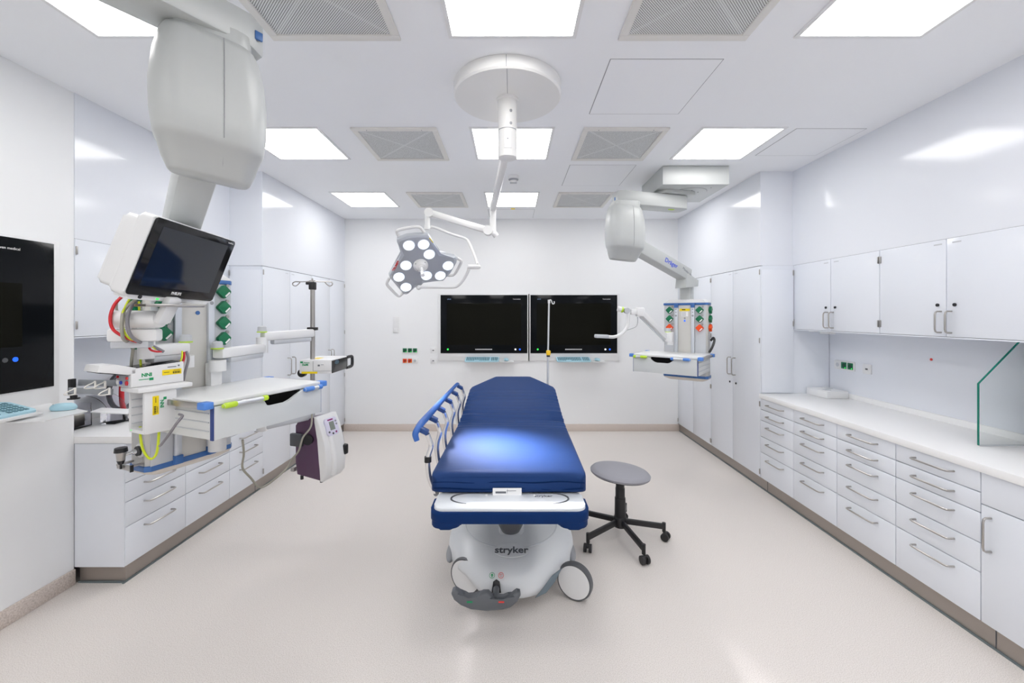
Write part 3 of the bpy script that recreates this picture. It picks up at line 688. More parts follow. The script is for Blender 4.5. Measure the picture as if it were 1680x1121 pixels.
# drip pole at the head end
px0 = .365; py0 = 4.02
ip = obj('drip_pole', B().tube([(px0-.012, py0, .62), (px0-.010, py0, 1.26)], .0115, 12).tube([(px0-.010, py0, 1.26), (px0, py0, 1.775)], .0085, 12), alu_m, t, I4)
obj('pole_clamp', B().box((px0-.006, py0, 1.275), (.042, .035, .05), .01), yel_m, ip, I4)
obj('pole_collar', B().box((px0-.007, py0, 1.245), (.034, .03, .02), .006), black_m, ip, I4)
obj('pole_hook', B().tube([(px0, py0, 1.77), (px0+.005, py0, 1.787), (px0+.02, py0, 1.787), (px0+.028, py0, 1.765), (px0+.036, py0, 1.75), (px0+.05, py0, 1.755), (px0+.05, py0, 1.775)], .0045, 8, 4).cyl((px0, py0, 1.755), (px0, py0, 1.79), .012), white_m, ip, I4)
obj('pole_holder', B().box((.33, 4.0, .63), (.1, .06, .05), .01), mgrey_m, t, I4)

# ------------------------------------------------------------------ stool
sc = (.80, 3.05)
t = thing('rolling_stool', 'round grey rolling stool with black five-star base', 'stool', (sc[0], sc[1], 0))
tl = Matrix.Translation((0, 0, .487)) @ Matrix.Rotation(R(4.5), 4, (-.25, 1, 0))
obj('seat', B().lathe([(.005, .022), (.10, .022), (.18, .019), (.205, .012), (.216, .0), (.213, -.012), (.20, -.02)], seg=56), stool_m, t, WM[t.name] @ tl)
obj('seat_shell', B().lathe([(.205, -.013), (.20, -.022), (.11, -.034), (.06, -.045), (.03, -.05)], seg=48), black_m, t, WM[t.name] @ tl)
obj('column', B().lathe([(.038, .15), (.04, .16), (.0385, .30), (.034, .305), (.034, .37), (.031, .372), (.031, .45)]), black_m, t)
obj('hub', B().lathe([(.035, .085), (.045, .09), (.047, .15), (.042, .165), (.038, .168)]), black_m, t)
for k, a in enumerate((-4, -76, -148, 140, 68)):
    u = Vector((math.cos(R(a)), math.sin(R(a)), 0)); e_ = u*.315
    lg = obj('leg', bar(u*.03+Vector((0, 0, .128)), e_+Vector((0, 0, .098)), .027, .038, .006).cyl(e_+Vector((0, 0, .125)), e_+Vector((0, 0, .06)), .013, seg=16), black_m, t)
    ca = R(a+55+37*k); v = Vector((math.cos(ca), math.sin(ca), 0)); c = e_+Vector((0, 0, .0285))+v.cross((0, 0, 1))*.012
    b = B(); b.cyl(c+v*.009, c+v*.027, .0285, seg=22).cyl(c-v*.027, c-v*.009, .0285, seg=22).box(c+Vector((0, 0, .014)), (.026, .026, .03), .008)
    obj('castor', b, mat('castor_black', (.02, .02, .022), .5), lg)

# ------------------------------------------------------------------ ceiling pendants
dr_m = mat('text_pendant', (.05, .10, .62), .5)
def socket_cell(name, m):
    b = B().prism(rrect(.052, .052, .006), .030, FR((0, 0, 0), (1, 0, 1), (-1, 0, 1)), bev=.005)
    return b
def build_pendant(label, loc, arm_end, pivot, drum, drum_yaw, lift0, lift1, hc_, dyaw, Wd, zb, zt, sock, tray_off, near):
    t = thing('supply_pendant', label, 'ceiling pendant', loc)
    # horizontal arm, hexagonal section
    p0, p1 = Vector((*pivot, 0)), Vector((*arm_end, 0)); z0 = 2.665; d = (p1-p0); d.z = 0; u = d.normalized(); v = Vector((-u.y, u.x, 0))
    L = d.length; f = FR((p0.x, p0.y, z0), u, v)
    pl = [(-.10, -.05), (-.06, -.09), (L-.06, -.09), (L+.0, -.05), (L+.0, .05), (L-.06, .09), (-.06, .09), (-.10, .05)]
    arm = obj('boom_arm', B().prism(pl, .125, f, bev=.008), shell_m, t, I4)
    obj('arm_plate', B().prism(rrect(.36, .24, .05), .035, f @ Matrix.Translation((.02, 0, .13)), bev=.008), shell_m, t, I4)
    obj('status_mark', B().box((L-.03, -.0785 if near else -.0775, .06), (.028, .01, .032), .002, f @ Matrix.Rotation(0, 4, 'Z')), blue_m, arm, I4)
    obj('status_mark', B().box((L-.002, .0, .06), (.008, .022, .03), .002, f), blue_m, arm, I4)
    obj('status_mark', B().box((-.0995, .0, .06), (.006, .04, .045), .002, f), lime_m, arm, I4)
    obj('status_mark', B().prism([(.035*math.cos(2*PI*k/24), .018*math.sin(2*PI*k/24)) for k in range(24)], .003, f @ Matrix.Translation((.06, .02, -.0025))), lime_m, arm, I4)
    # brake housing
    D = MX(drum, drum_yaw)
    obj('neck', B().prism(rrect(.25, .19, .05), .07, D @ Matrix.Translation((0, 0, .46)), bev=.006), lgrey_m if False else shell_m, t, I4)
    rg = []
    for z, hw, hd, oy, r_ in ((.49, .125, .085, .0, .06), (.485, .138, .098, .0, .07), (.46, .150, .112, 0, .08), (.38, .168, .125, 0, .09), (.28, .178, .13, 0, .095), (.18, .176, .128, 0, .095), (.115, .168, .120, .0, .09), (.098, .163, .113, .004, .085), (.090, .158, .104, .010, .085), (.045, .146, .076, .032, .07), (.008, .130, .054, .048, .05), (.0, .122, .046, .05, .04)):
        rg.append([D @ Vector((x, y+oy, z-(x*.10))) for x, y in rrect(2*hw, 2*hd, min(r_, hd-.002), 7)])
    dm = obj('brake_housing', B().loft(rg), shell_m, t, I4, sharp=70)
    obj('housing_seam', B().tube([D @ Vector((.035, -yy, zz)) for yy, zz in ((.087, .485), (.098, .481), (.1135, .455), (.1262, .375), (.1312, .277), (.1292, .177), (.1205, .115), (.110, .099), (.095, .090), (.046, .045), (.008, .010))], .0016, 6), mgrey_m, dm, I4)
    # lift arm
    a0, a1 = Vector(lift0), Vector(lift1); dd = a1-a0; y = Vector((0, 0, 1)).cross(dd)
    F = FR((a0+a1)/2, dd, y); q = F
    la = obj('lift_arm', B().box((0, 0, 0), (dd.length, .135, .13), .022, F), shell_m, t, I4)
    text('lettering', 'Dräger', .062, dr_m, la, F @ FR((.11 if not near else -.06, -.0682, .0), (1, 0, 0), (0, 0, 1)), bold=.001)
    if not near: text('lettering', 'Movita lift', .035, txtg_m, la, F @ FR((dd.length/2-.075, -.0682, .005), (.96, 0, -.2), (.2, 0, .96)))
    obj('arm_end_block', B().prism([(-.09, -.08), (.09, -.06), (.10, .0), (-.07, .075)], .14, FR((a1.x, a1.y+.0, a1.z-.035)+Vector((0, 0, 0)) if False else Vector((a1.x, a1.y, a1.z-.05)), Vector((u.x*0+dd.x, dd.y, 0)), (0, 0, 1)) @ Matrix.Translation((0, 0, -.07)), bev=.008), shell_m, t, I4)
    # head
    Q = MX((hc_[0], hc_[1], 0), dyaw); D_ = .13
    colc = Q @ Vector((0, D_*.5, 0))
    obj('column', B().prism(rrect(.12, .11, .02), a1.z-.08-zt, Q @ Matrix.Translation((0, D_*.5, zt))), shell_m, t, I4)
    hx_ = [(-Wd/2+.02, 0), (Wd/2-.02, 0), (Wd/2, .02), (Wd/2, D_), (Wd/2-.03, D_+.05), (-Wd/2+.03, D_+.05), (-Wd/2, D_), (-Wd/2, .02)]
    hx2 = [(x*1.03, (y-.08)*1.08+.08) for x, y in hx_]
    hd_ = obj('supply_head', B().prism(hx_, zt-zb-.06, Q @ Matrix.Translation((0, 0, zb+.03)), bev=.002), beige_m, t, I4)
    capv = []
    b = B()
    r0 = [Q @ Vector((x, y, zt-.03)) for x, y in hx2]; r1 = [Q @ Vector((x, y, zt-.005)) for x, y in hx2]; r2 = [Q @ Vector((x*.82, (y-.08)*.8+.08, zt+.028)) for x, y in hx2]
    obj('top_cap', b.loft([[Q @ Vector((x, y, zt-.008)) for x, y in hx2], r1, r2]), white_m, hd_, I4)
    obj('top_band', B().prism(hx2, .024, Q @ Matrix.Translation((0, 0, zt-.032)), bev=.004), blue_m, hd_, I4)
    obj('bottom_band', B().prism(hx2, .028, Q @ Matrix.Translation((0, 0, zb+.012)), bev=.004), blue_m, hd_, I4)
    obj('bottom_cap', B().loft([[Q @ Vector((x, y, zb+.013)) for x, y in hx2], [Q @ Vector((x*.95, (y-.08)*.95+.08, zb)) for x, y in hx2], [Q @ Vector((x*.75, (y-.08)*.7+.08, zb-.018)) for x, y in hx2]]), mat('cap_beige', (.66, .62, .56), .4), hd_, I4)
    pw = (Wd-.20)/2-.012
    for s_ in (-1, 1):
        xc = s_*(.10+pw/2)
        obj('socket_panel', B().box((xc, -.0015, (zb+zt)/2), (pw, .006, zt-zb-.075), .001, Q), mat('panel_grey', (.55, .57, .60), .4), hd_, I4)
        xr = s_*.082
        rl_ = obj('mounting_rail', B().box((xr, -.008, (zb+zt)/2), (.032, .022, zt-zb-.08), .003, Q), mat('rail_alu', (.62, .65, .70), .35, metal=.4), hd_, I4)
        for zz in (zt-.035, zb+.04): obj('rail_tab', B().box((xr, -.012, zz), (.038, .030, .045), .003, Q), blue_m, hd_, I4)
        for k, zz in enumerate((.075, .105, .14)):
            obj('gas_port', B().cyl(Q @ Vector((xr, -.0185, zt-zz)), Q @ Vector((xr, -.021, zt-zz)), (.006, .006, .010)[k], seg=14), mgrey_m, hd_, I4)
        obj('side_panel', B().box((s_*(Wd/2-.0005), .075, (zb+zt)/2), (.006, .085, zt-zb-.08), .001, Q), mat('side_grey', (.50, .50, .49), .4), hd_, I4)
    # socket blocks: (x, z, face, colour)
    proto = {}
    for (fx, zz, face, c) in sock:
        if face == 'f': sm = Q @ Matrix.Translation((fx, -.004, zz)) @ FR((0, 0, 0), (1, 0, 0), (0, 0, 1))
        elif face == 'l': sm = Q @ Matrix.Translation((-Wd/2-.003, .07, zz)) @ FR((0, 0, 0), (0, -1, 0), (0, 0, 1))
        else: sm = Q @ Matrix.Translation((Wd/2+.003, .07, zz)) @ FR((0, 0, 0), (0, 1, 0), (0, 0, 1))
        if c not in proto:
            o = obj('socket_cover', B().prism(rrect(.056, .056, .006), .026, Matrix.Rotation(PI/4, 4, 'Z'), bev=.006), green_m if c == 'g' else orange_m, t, sm)
            obj('paper_label', B().box((.014, -.014, .0265), (.030, .008, .001), 0, Matrix.Rotation(0, 4, 'Z') @ I4) if False else B().box((0, -.021, .0265), (.034, .009, .001), 0, Matrix.Rotation(PI/4, 4, 'Z')), paper_m, o, sm)
            obj('cover_screw', B().cyl((.026, .036, 0), (.026, .036, .01), .009, seg=16), steel_m, o, sm)
            proto[c] = o
        else: inst('socket_cover', proto[c], t, sm)
    # drawer shelf: frame origin at the centre of its back edge, x along the front, front towards -y
    T_ = Q @ Matrix.Translation((tray_off[0], tray_off[1], 0)); Wt, Dt = .60, .45
    tr = obj('drawer_box', B().box((0, -Dt/2, 1.158), (Wt, Dt-.01, .154), .004, T_), mat('drawer_side', (.66, .67, .66), .4), t, I4)
    obj('shelf_top', B().box((0, -Dt/2, 1.246), (Wt+.03, Dt+.02, .020), .005, T_), mat('shelf_white', (.74, .75, .75), .35), t, I4)
    fz0, fz1 = 1.083, 1.231
    fpn = [(-.298, fz0), (.298, fz0), (.298, fz1), (.12, fz1), (.085, fz1-.018), (.055, fz1-.043), (.03, fz1-.05), (-.07, fz1-.05), (-.095, fz1-.043), (-.125, fz1-.018), (-.16, fz1), (-.298, fz1)] if not near else \
          [(-.298, fz0), (.298, fz0), (.298, fz1), (.17, fz1), (.13, fz1-.02), (.095, fz1-.04), (.06, fz1-.05), (-.02, fz1-.05), (-.045, fz1-.043), (-.06, fz1-.018), (-.065, fz1), (-.298, fz1)]
    obj('drawer_front', B().prism(fpn, .016, T_ @ FR((0, -Dt-.004, 0), (1, 0, 0), (0, 0, 1)), bev=.002), mat('drawer_front', (.62, .645, .65), .38), tr, I4)
    obj('grip_recess', B().box((.02, -Dt+.0025, 1.206), (.30, .006, .052), 0, T_), hole_m, tr, I4)
    obj('side_ribs', B().box((-Wt/2-.002, -Dt/2, 1.12), (.004, Dt-.03, .004), 0, T_).box((-Wt/2-.002, -Dt/2, 1.16), (.004, Dt-.03, .004), 0, T_).box((-Wt/2-.002, -Dt/2, 1.20), (.004, Dt-.03, .004), 0, T_), lgrey_m, tr, I4)
    obj('side_ribs', B().box((Wt/2+.002, -Dt/2, 1.12), (.004, Dt-.03, .004), 0, T_).box((Wt/2+.002, -Dt/2, 1.16), (.004, Dt-.03, .004), 0, T_).box((Wt/2+.002, -Dt/2, 1.20), (.004, Dt-.03, .004), 0, T_), lgrey_m, tr, I4)
    for s_ in (-1, 1): obj('edge_strip', B().box((s_*(Wt/2), -Dt-.006, 1.157), (.007, .018, .152), 0, T_), mat('strip_blue', (.02, .05, .22), .4), tr, I4)
    for s_ in (-1, 1):
        obj('side_rail', B().box((s_*(Wt/2+.03), -Dt/2, 1.240), (.010, Dt-.03, .026), .001, T_), steel_m, t, I4)
        for yy in (-Dt+.005, -.01): obj('corner_bumper', B().box((s_*(Wt/2+.022), yy, 1.241), (.044, .05, .032), .005, T_), bright_m, t, I4)
    def grip(xa, xb, ca, cb, pos):
        h = obj('push_handle', B().cyl(T_ @ Vector((xa, -Dt-.036, 1.232)), T_ @ Vector((xb, -Dt-.036, 1.232)), .0105, seg=16).box(((xa+xb)/2-.07*0, -Dt-.02, 1.236), (.02, .03, .008), .002, T_), alu_m, t, I4)
        ln = abs(xb-xa)
        for x_, c_, l_ in ((xa, ca, .07), (xb, cb, .03)):
            if c_ is None: continue
            s2 = 1 if xb > xa else -1; s3 = s2 if x_ == xa else -s2
            obj('handle_sleeve', B().tube([T_ @ Vector((x_-s3*.004+s3*l_*k/6, -Dt-.036, 1.232)) for k in range(7)], .013, 14, rr=lambda u_: .0135*(.6+.4*min(1, 8*u_, 8*(1-u_)))), c_, h, I4)
    if near: grip(-.27, -.055, lime_m, lime_m, 0); grip(.17, .285, bright_m, bright_m, 0)
    else: grip(-.16, -.29, lime_m, lime_m, 0); grip(.24, .07, bright_m, bright_m, 0)
    return t, Q, T_
E_ = Vector
# far pendant on the right
fz = lambda k: 1.692-.0905*k
fs = []
for x_, f_ in ((-.148, 'f'), (.148, 'f'), (0, 'r')):
    for k, c in enumerate('ggo'): fs.append((x_, fz(k), f_, c))
far, QF, TF = build_pendant('far ceiling pendant on the right with green and orange sockets and drawer shelf', (1.68, 4.07, H), (.965, 3.865), (1.60, 4.05), (1.06, 3.875, 2.16), R(8),
    (1.10, 3.92, 2.335), (1.80, 4.26, 2.045), (1.787, 4.273), R(-38.2), .43, .985, 1.775, fs, (-.06, .0), False)
b = B().box((1.6775, 4.065, H-.086), (.605, .60, .170), .003)
obj('ceiling_box', b, shell_m, far, I4)
obj('arc_slot', B().tube([(1.72+.16*math.cos(a), 4.02+.16*math.sin(a), H-.1715) for a in [PI*k/20 for k in range(-17, -1)]], .003, 6), mgrey_m, far, I4)
for x_, y_ in ((1.72, 3.95), (1.80, 4.0), (1.62, 4.0), (1.86, 3.86)): obj('box_screw', B().cyl((x_, y_, H-.174), (x_, y_, H-.170), .006, seg=12), mgrey_m, far, I4)
obj('info_label', B().box((0, -.0008, 1.695), (.10, .002, .026), 0, QF), yellow_m, far, I4)
il = obj('instruction_sticker', B().box((0, -.0008, 1.652), (.065, .002, .05), 0, QF), paper_m, far, I4)
for k in range(4): obj('print_line', B().box((-.008, -.0022, 1.668-.011*k), (.04, .001, .003), 0, QF), txtg_m, il, I4)
obj('print_line', B().box((-.01, -.0022, 1.697), (.035, .001, .010), 0, QF), black_m, il, I4)
for z_, m_ in ((1.609, mgrey_m), (1.582, b_led)): obj('round_mark', B().cyl(QF @ E_((0, 0, z_)), QF @ E_((0, -.003, z_)), .009, seg=18), m_, far, I4)

# near pendant on the left
nz = lambda k: 1.775-.0885*k
ns = [(.148, nz(k), 'f', 'g') for k in range(4)]
ns += [(-.148, z_, 'f', c) for z_, c in ((1.70, 'g'), (1.625, 'g'), (1.55, 'g'), (1.44, 'o'))] + [(0, z_, 'l', 'g') for z_ in (1.72, 1.655, 1.51, 1.35)]
near, QN, TN = build_pendant('huge near ceiling pendant on the left with monitor, shelf and green sockets', (-1.53, .95, H), (-1.03, 1.675), (-1.53, .90), (-1.128, 1.555, 2.165), R(38),
    (-1.19, 1.60, 2.30), (-1.76, 2.16, 1.97), (-1.71, 2.23), R(68.3), .42, .855, 1.85, ns, (.087, -.03), True)
obj('ceiling_box', B().box((-1.56, .88, H-.086), (.605, .60, .170), .003), shell_m, near, I4)
obj('round_mark', B().cyl(QN @ E_((.02, 0, 1.655)), QN @ E_((.02, -.003, 1.655)), .011, seg=18), blue_m, near, I4)
gp = QN @ E_((-.155, -.002, 1.33))

# ---- things hanging on the near pendant
def arm_seg(p0, p1, w_=.065, h_=.085, under=True, par=None, name='arm'):
    p0, p1 = Vector(p0), Vector(p1); o = obj(name, bar(p0, p1, w_, h_*.66, .012), white_m, par, I4)
    d = (p1-p0); n = d.normalized()
    obj('cable_tray', bar(p0+n*d.length*.18-Vector((0, 0, h_*.48)), p1-n*d.length*.06-Vector((0, 0, h_*.48)), w_*.86, h_*.36, .008), lgrey_m, o, I4)
    return o
def knob(p, par, r=.028):
    o = obj('brake_knob', B().lathe([(r, .0), (r, .006), (r*.95, .012), (r*.9, .034), (r*.7, .04)], p), lgrey_m, par, I4)
    obj('green_ring', B().lathe([(r*1.06, -.002), (r*1.08, .004), (r*.9, .006)], p), lime_m, o, I4)
# patient monitor and its arm
mt_ = thing('monitor_arm', 'white folding arm carrying the patient monitor on the near pendant', 'support arm', (-1.62, 2.10, 1.42))
RP = QN @ E_((-.082, -.075, 1.425)); 
arm2a = E_((RP.x, RP.y, 1.475)); arm2b = E_((-1.70, 1.93, 1.475)); arm1b = E_((-1.585, 1.82, 1.57)); arm1a = E_((-1.735, 1.80, 1.57))
obj('clamp', B().cyl((RP.x, RP.y, 1.375), (RP.x, RP.y, 1.435), .036).box((0, 0, 0), (.05, .07, .06), .006, QN @ Matrix.Translation((-.082, -.045, 1.40))), white_m, mt_, I4)
arm_seg(arm2a, arm2b, par=mt_); knob(E_((RP.x, RP.y, 1.504)), mt_)
obj('pivot', B().cyl((arm2b.x, arm2b.y, 1.44), (arm2b.x, arm2b.y, 1.60), .032), white_m, mt_, I4)
arm_seg(E_((-1.575, 1.86, 1.555)), E_((-1.745, 1.80, 1.555)), par=mt_)
obj('hub_cylinder', B().cyl((-1.715, 1.79, 1.625), (-1.56, 1.83, 1.625), .038, seg=28).sph((-1.555, 1.832, 1.625), .038, (.5, 1, 1)), white_m, mt_, I4)
obj('tilt_bracket', bar((-1.545, 1.83, 1.61), (-1.49, 1.83, 1.72), .07, .03, .008), white_m, mt_, I4)
obj('mount_plate', bar((-1.56, 1.74, 1.685), (-1.47, 1.95, 1.685), .09, .012, .003), steel_m, mt_, I4)
MF = FR((-1.447, 1.853, 1.87), (-.045, .998, -.025), (.35, .04, .936))     # x right, y up, z out of the screen
mo = thing('patient_monitor', 'tilted white patient monitor with dark screen on the near pendant', 'monitor', (-1.45, 1.85, 1.7))
obj('casing', B().prism(rrect(.505, .335, .02), .06, MF @ Matrix.Translation((0, -.004, -.062)), bev=.012, seg=3), white_m, mo, I4)
obj('rear_housing', B().prism(rrect(.40, .30, .02), .08, MF @ Matrix.Translation((-.03, -.01, -.135)), bev=.015, seg=3), white_m, mo, I4)
sc_ = obj('front_glass', B().prism(rrect(.495, .322, .014), .004, MF @ Matrix.Translation((0, 0, -.002)), bev=.001), mat('bezel_dark', (.012, .012, .013), .08, spec=.4), mo, I4)
obj('screen', B().box((.0, .006, .0022), (.405, .252, .001), 0, MF), disp2_m, sc_, I4)
text('lettering', 'PHILIPS', .018, text_m, sc_, MF @ Matrix.Translation((.0, -.140, .0024)), bold=.0005)
text('lettering', 'IntelliVue', .010, text_m, sc_, MF @ Matrix.Translation((.215, .147, .0024)))
obj('lower_lip', B().box((.0, -.172, -.03), (.46, .022, .055), .005, MF), white_m, mo, I4)
obj('status_light', B().box((-.085, -.172, -.001), (.012, .006, .003), 0, MF), g_led, mo, I4)
obj('dial', B().cyl(MF @ E_((-.175, -.168, -.004)), MF @ E_((-.175, -.168, .002)), .008, seg=16), black_m, mo, I4)
# upper module (flat recorder) and module rack
UF = FR((-1.675, 1.825, 0), (.42, .91, 0), (-.91, .42, 0))         # x along its long side, y away from it, z up
md = thing('monitoring_module', 'white medical module with NNI label and yellow barcode sticker', 'medical device', (-1.64, 1.92, 1.31))
pf_ = [(0, 1.324), (.205, 1.324), (.205, 1.414), (.02, 1.408), (-.0, 1.412), (-.0, 1.40)]
obj('body', B().prism([(0, 1.322), (.205, 1.322), (.205, 1.418), (.0, 1.404)], .125, UF @ FR((0, .125, 0), (1, 0, 0), (0, 0, 1)), bev=.004), white_m, md, I4)
obj('top_screen', B().prism([(.018, 1.4055), (.195, 1.4180), (.195, 1.4205), (.018, 1.4080)], .105, UF @ FR((0, .115, 0), (1, 0, 0), (0, 0, 1))), gloss_m, md, I4)
obj('front_flap', B().prism([(.02, 1.408), (.02, 1.380), (-.008, 1.380), (-.112, 1.404), (-.105, 1.432), (-.05, 1.430)], .125, UF @ FR((0, .125, 0), (1, 0, 0), (0, 0, 1)), bev=.004), white_m, md, I4)
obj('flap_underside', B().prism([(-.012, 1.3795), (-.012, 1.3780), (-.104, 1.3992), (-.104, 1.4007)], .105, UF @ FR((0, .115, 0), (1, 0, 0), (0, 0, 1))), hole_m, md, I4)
cp = obj('connector_panel', B().box((-.002, .062, 1.352), (.004, .108, .05), .001, UF), mat('panel_mid', (.42, .43, .47), .4), md, I4)
for y_, z_, r_, m_ in ((.02, 1.364, .0065, txtr_m), (.022, 1.342, .010, red_m), (.10, 1.366, .006, red_m), (.098, 1.342, .010, paper_m), (.072, 1.341, .008, txtb_m)):
    obj('connector', B().cyl(UF @ E_((-.003, y_, z_)), UF @ E_((-.009, y_, z_)), r_, seg=16), m_, cp, I4)
text('lettering', 'NNI', .022, txgn_m, md, UF @ FR((.057, -.0005, 1.372), (1, 0, 0), (0, 0, 1)), bold=.0008)
obj('logo_mark', B().box((.074, -.0005, 1.352), (.016, .001, .012), 0, UF).box((.046, -.0005, 1.353), (.036, .001, .003), 0, UF), txgn_m, md, I4)
def bar_sticker(par, fr_, w_, h_):
    s_ = obj('barcode_sticker', B().box((0, 0, .0005), (w_, h_, .001), 0, fr_), yellow_m, par, I4); bb = B()
    for k in range(9): bb.box((w_*.06+k*w_*.045, -h_*.12, .0012), (w_*(.022 if k % 3 else .034), h_*.4, .0006), 0, fr_)
    bb.box((-w_*.28, -.0*h_, .0012), (w_*.28, h_*.09, .0006), 0, fr_).box((w_*.24, h_*.27, .0012), (w_*.34, h_*.07, .0006), 0, fr_)
    obj('barcode', bb, black_m, s_, I4)
bar_sticker(md, UF @ FR((.155, -.0005, 1.374), (1, 0, -.0), (0, 0, 1)), .078, .025)
obj('print', B().box((.155, -.0005, 1.398), (.035, .001, .004), 0, UF).box((.183, -.0005, 1.402), (.007, .001, .007), 0, UF), txtg_m, md, I4)
rk = thing('module_rack', 'white module rack with open bay under the NNI module', 'medical device', (-1.62, 1.90, 1.11))
KF = FR((-1.625, 1.835, 0), (.40, .917, 0), (-.917, .40, 0))
obj('top_plate', B().box((.077, .055, 1.311), (.215, .145, .020), .004, KF), white_m, rk, I4)
obj('casing', B().prism(rrect(.125, .19, .012), .014, KF @ FR((.0625, .014, 1.206), (1, 0, 0), (0, 0, 1)), bev=.003).prism(rrect(.125, .19, .012), .012, KF @ FR((.0625, .125, 1.206), (1, 0, 0), (0, 0, 1)), bev=.003).box((.0625, .063, 1.120), (.125, .12, .018), .003, KF).box((.115, .063, 1.206), (.012, .12, .18), .002, KF), white_m, rk, I4)
obj('bay_back', B().box((.06, .063, 1.21), (.004, .10, .165), 0, KF), mat('bay_grey', (.58, .57, .60), .5), rk, I4)
for k in range(4): obj('slot_rail', B().box((.032, .112, 1.150+.036*k), (.055, .006, .004), 0, KF), lgrey_m, rk, I4); 
obj('status_light', B().box((-.001, .105, 1.122), (.002, .004, .003), 0, KF), g_led, rk, I4)
bar_sticker(rk, KF @ FR((.042, -.0008, 1.235), (0, 0, -1), (1, 0, 0)), .085, .024)
text('lettering', 'NNI', .020, txgn_m, rk, KF @ FR((.066, -.0008, 1.238), (0, 0, -1), (1, 0, 0)), bold=.0006)
obj('logo_mark', B().box((.078, -.0008, 1.262), (.012, .001, .012), 0, KF), txgn_m, rk, I4)
# rail with white cable clips
cr_ = thing('clip_rail', 'grey double rail with white cable clips and black end bracket', 'rail', (-1.85, 1.86, 1.33))
LA, LB = at(121, 629, 1.86), at(192, 630, 1.88)
obj('rail_bar', bar(LA+E_((0, .02, 0)), LB+E_((0, .02, 0)), .006, .027, .001), mat('rail_grey', (.25, .27, .29), .35), cr_, I4)
obj('rail_bar', bar(LA+E_((-.0, -.02, -.029)), LB+E_((0, -.02, -.033)), .006, .027, .001), MATS['rail_grey'], cr_, I4)
obj('end_bracket', B().box(LA+E_((-.008, 0, -.018)), (.014, .025, .075), .002).cyl(LA+E_((0, 0, -.055)), LA+E_((0, 0, -.066)), .012).cyl(LA+E_((0, 0, -.066)), LA+E_((0, 0, -.071)), .021), black_m, cr_, I4)
for k, (px_, py_) in enumerate(((155, 631), (171, 631), (178, 642), (122, 642))):
    c = at(px_, py_, 1.815)
    obj('cable_clip', B().tube([c+E_(p)*.75 for p in ((.0, .0, .017), (.004, -.012, .012), (-.01, -.03, -.0), (-.022, -.036, -.014), (-.018, -.02, -.02), (.006, -.0, -.018))], .0026, 8, 4).box(c+E_((.006, -.002, 0)), (.008, .006, .032), .002), mat('clip_white', (.80, .79, .75), .4), cr_, I4)
# suction regulator and bracket on the lower left side
sr = thing('vacuum_regulator', 'small black and chrome gas regulator on the near pendant side', 'regulator', (-1.9, 1.95, 1.0))
c0 = QN @ E_((-.213, .045, .975)); nL = (QN.to_3x3() @ E_((-1, 0, 0)))
obj('wall_coupling', B().cyl(c0, c0+nL*.008, .034, seg=28), white_m, sr, I4)
obj('black_ring', B().cyl(c0+nL*.008, c0+nL*.018, .024, seg=28), black_m, sr, I4)
obj('spigot', B().cyl(c0+nL*.016, c0+nL*.04, .013).cyl(c0+nL*.04, c0+nL*.07, .008), chrome_m, sr, I4)
k0 = c0+nL*.080
obj('regulator_body', B().cyl(k0+E_((0, 0, -.026)), k0+E_((0, 0, .018)), .015, .020), steel_m, sr, I4)
obj('dial_knob', B().cyl(k0+E_((0, 0, .016)), k0+E_((0, 0, .036)), .026, .024), black_m, sr, I4)
obj('bottom_knob', B().cyl(k0+E_((0, 0, -.042)), k0+E_((0, 0, -.024)), .010, .016).cyl(k0+E_((0, 0, -.065)), k0+E_((0, 0, -.040)), .005), black_m, sr, I4)
br = thing('side_bracket', 'brushed metal rail bracket at the foot of the near pendant', 'bracket', (-1.9, 1.95, .9))
f0 = QN @ E_((-.215, .02, .915)); nF = QN.to_3x3() @ E_((0, 1, 0))
obj('front_bar', B().box((0, 0, 0), (.11, .010, .024), .001, FR(f0+nL*.066+nF*.02, nF, nL)), steel_m, br, I4)
for q_ in (.0, .085): obj('spacer', B().box((0, 0, 0), (.066, .014, .010), .002, FR(f0+nL*.033+nF*(q_+.0), nL, nF)), steel_m, br, I4)
obj('end_cap', B().box((0, 0, 0), (.006, .014, .032), .001, FR(f0+nL*.066-nF*.037, nF, nL)), black_m, br, I4)

# ---- drip pole arm on the right rail of the near pendant
pa = thing('drip_pole_holder', 'white two-part arm holding the chrome drip pole', 'support arm', (-1.5, 2.6, 1.4))
RR = QN @ E_((.082, -.065, 0))
obj('clamp', B().cyl((RR.x, RR.y, 1.335), (RR.x, RR.y, 1.395), .042).box((0, 0, 1.30), (.06, .05, .16), .004, QN @ Matrix.Translation((.082, -.035, 0))), white_m, pa, I4)
a_, b_2 = E_((RR.x, RR.y, 1.43)), E_((-1.60, 2.66, 1.43))
arm_seg(a_, b_2, par=pa); knob(E_((RR.x, RR.y, 1.458)), pa)
PO = E_((-1.415, 2.95, 0))
obj('pivot', B().cyl((b_2.x, b_2.y, 1.40), (b_2.x, b_2.y, 1.50), .034), white_m, pa, I4)
arm_seg(E_((b_2.x, b_2.y, 1.505)), E_((PO.x, PO.y, 1.515)), par=pa); knob(E_((b_2.x, b_2.y, 1.533)), pa)
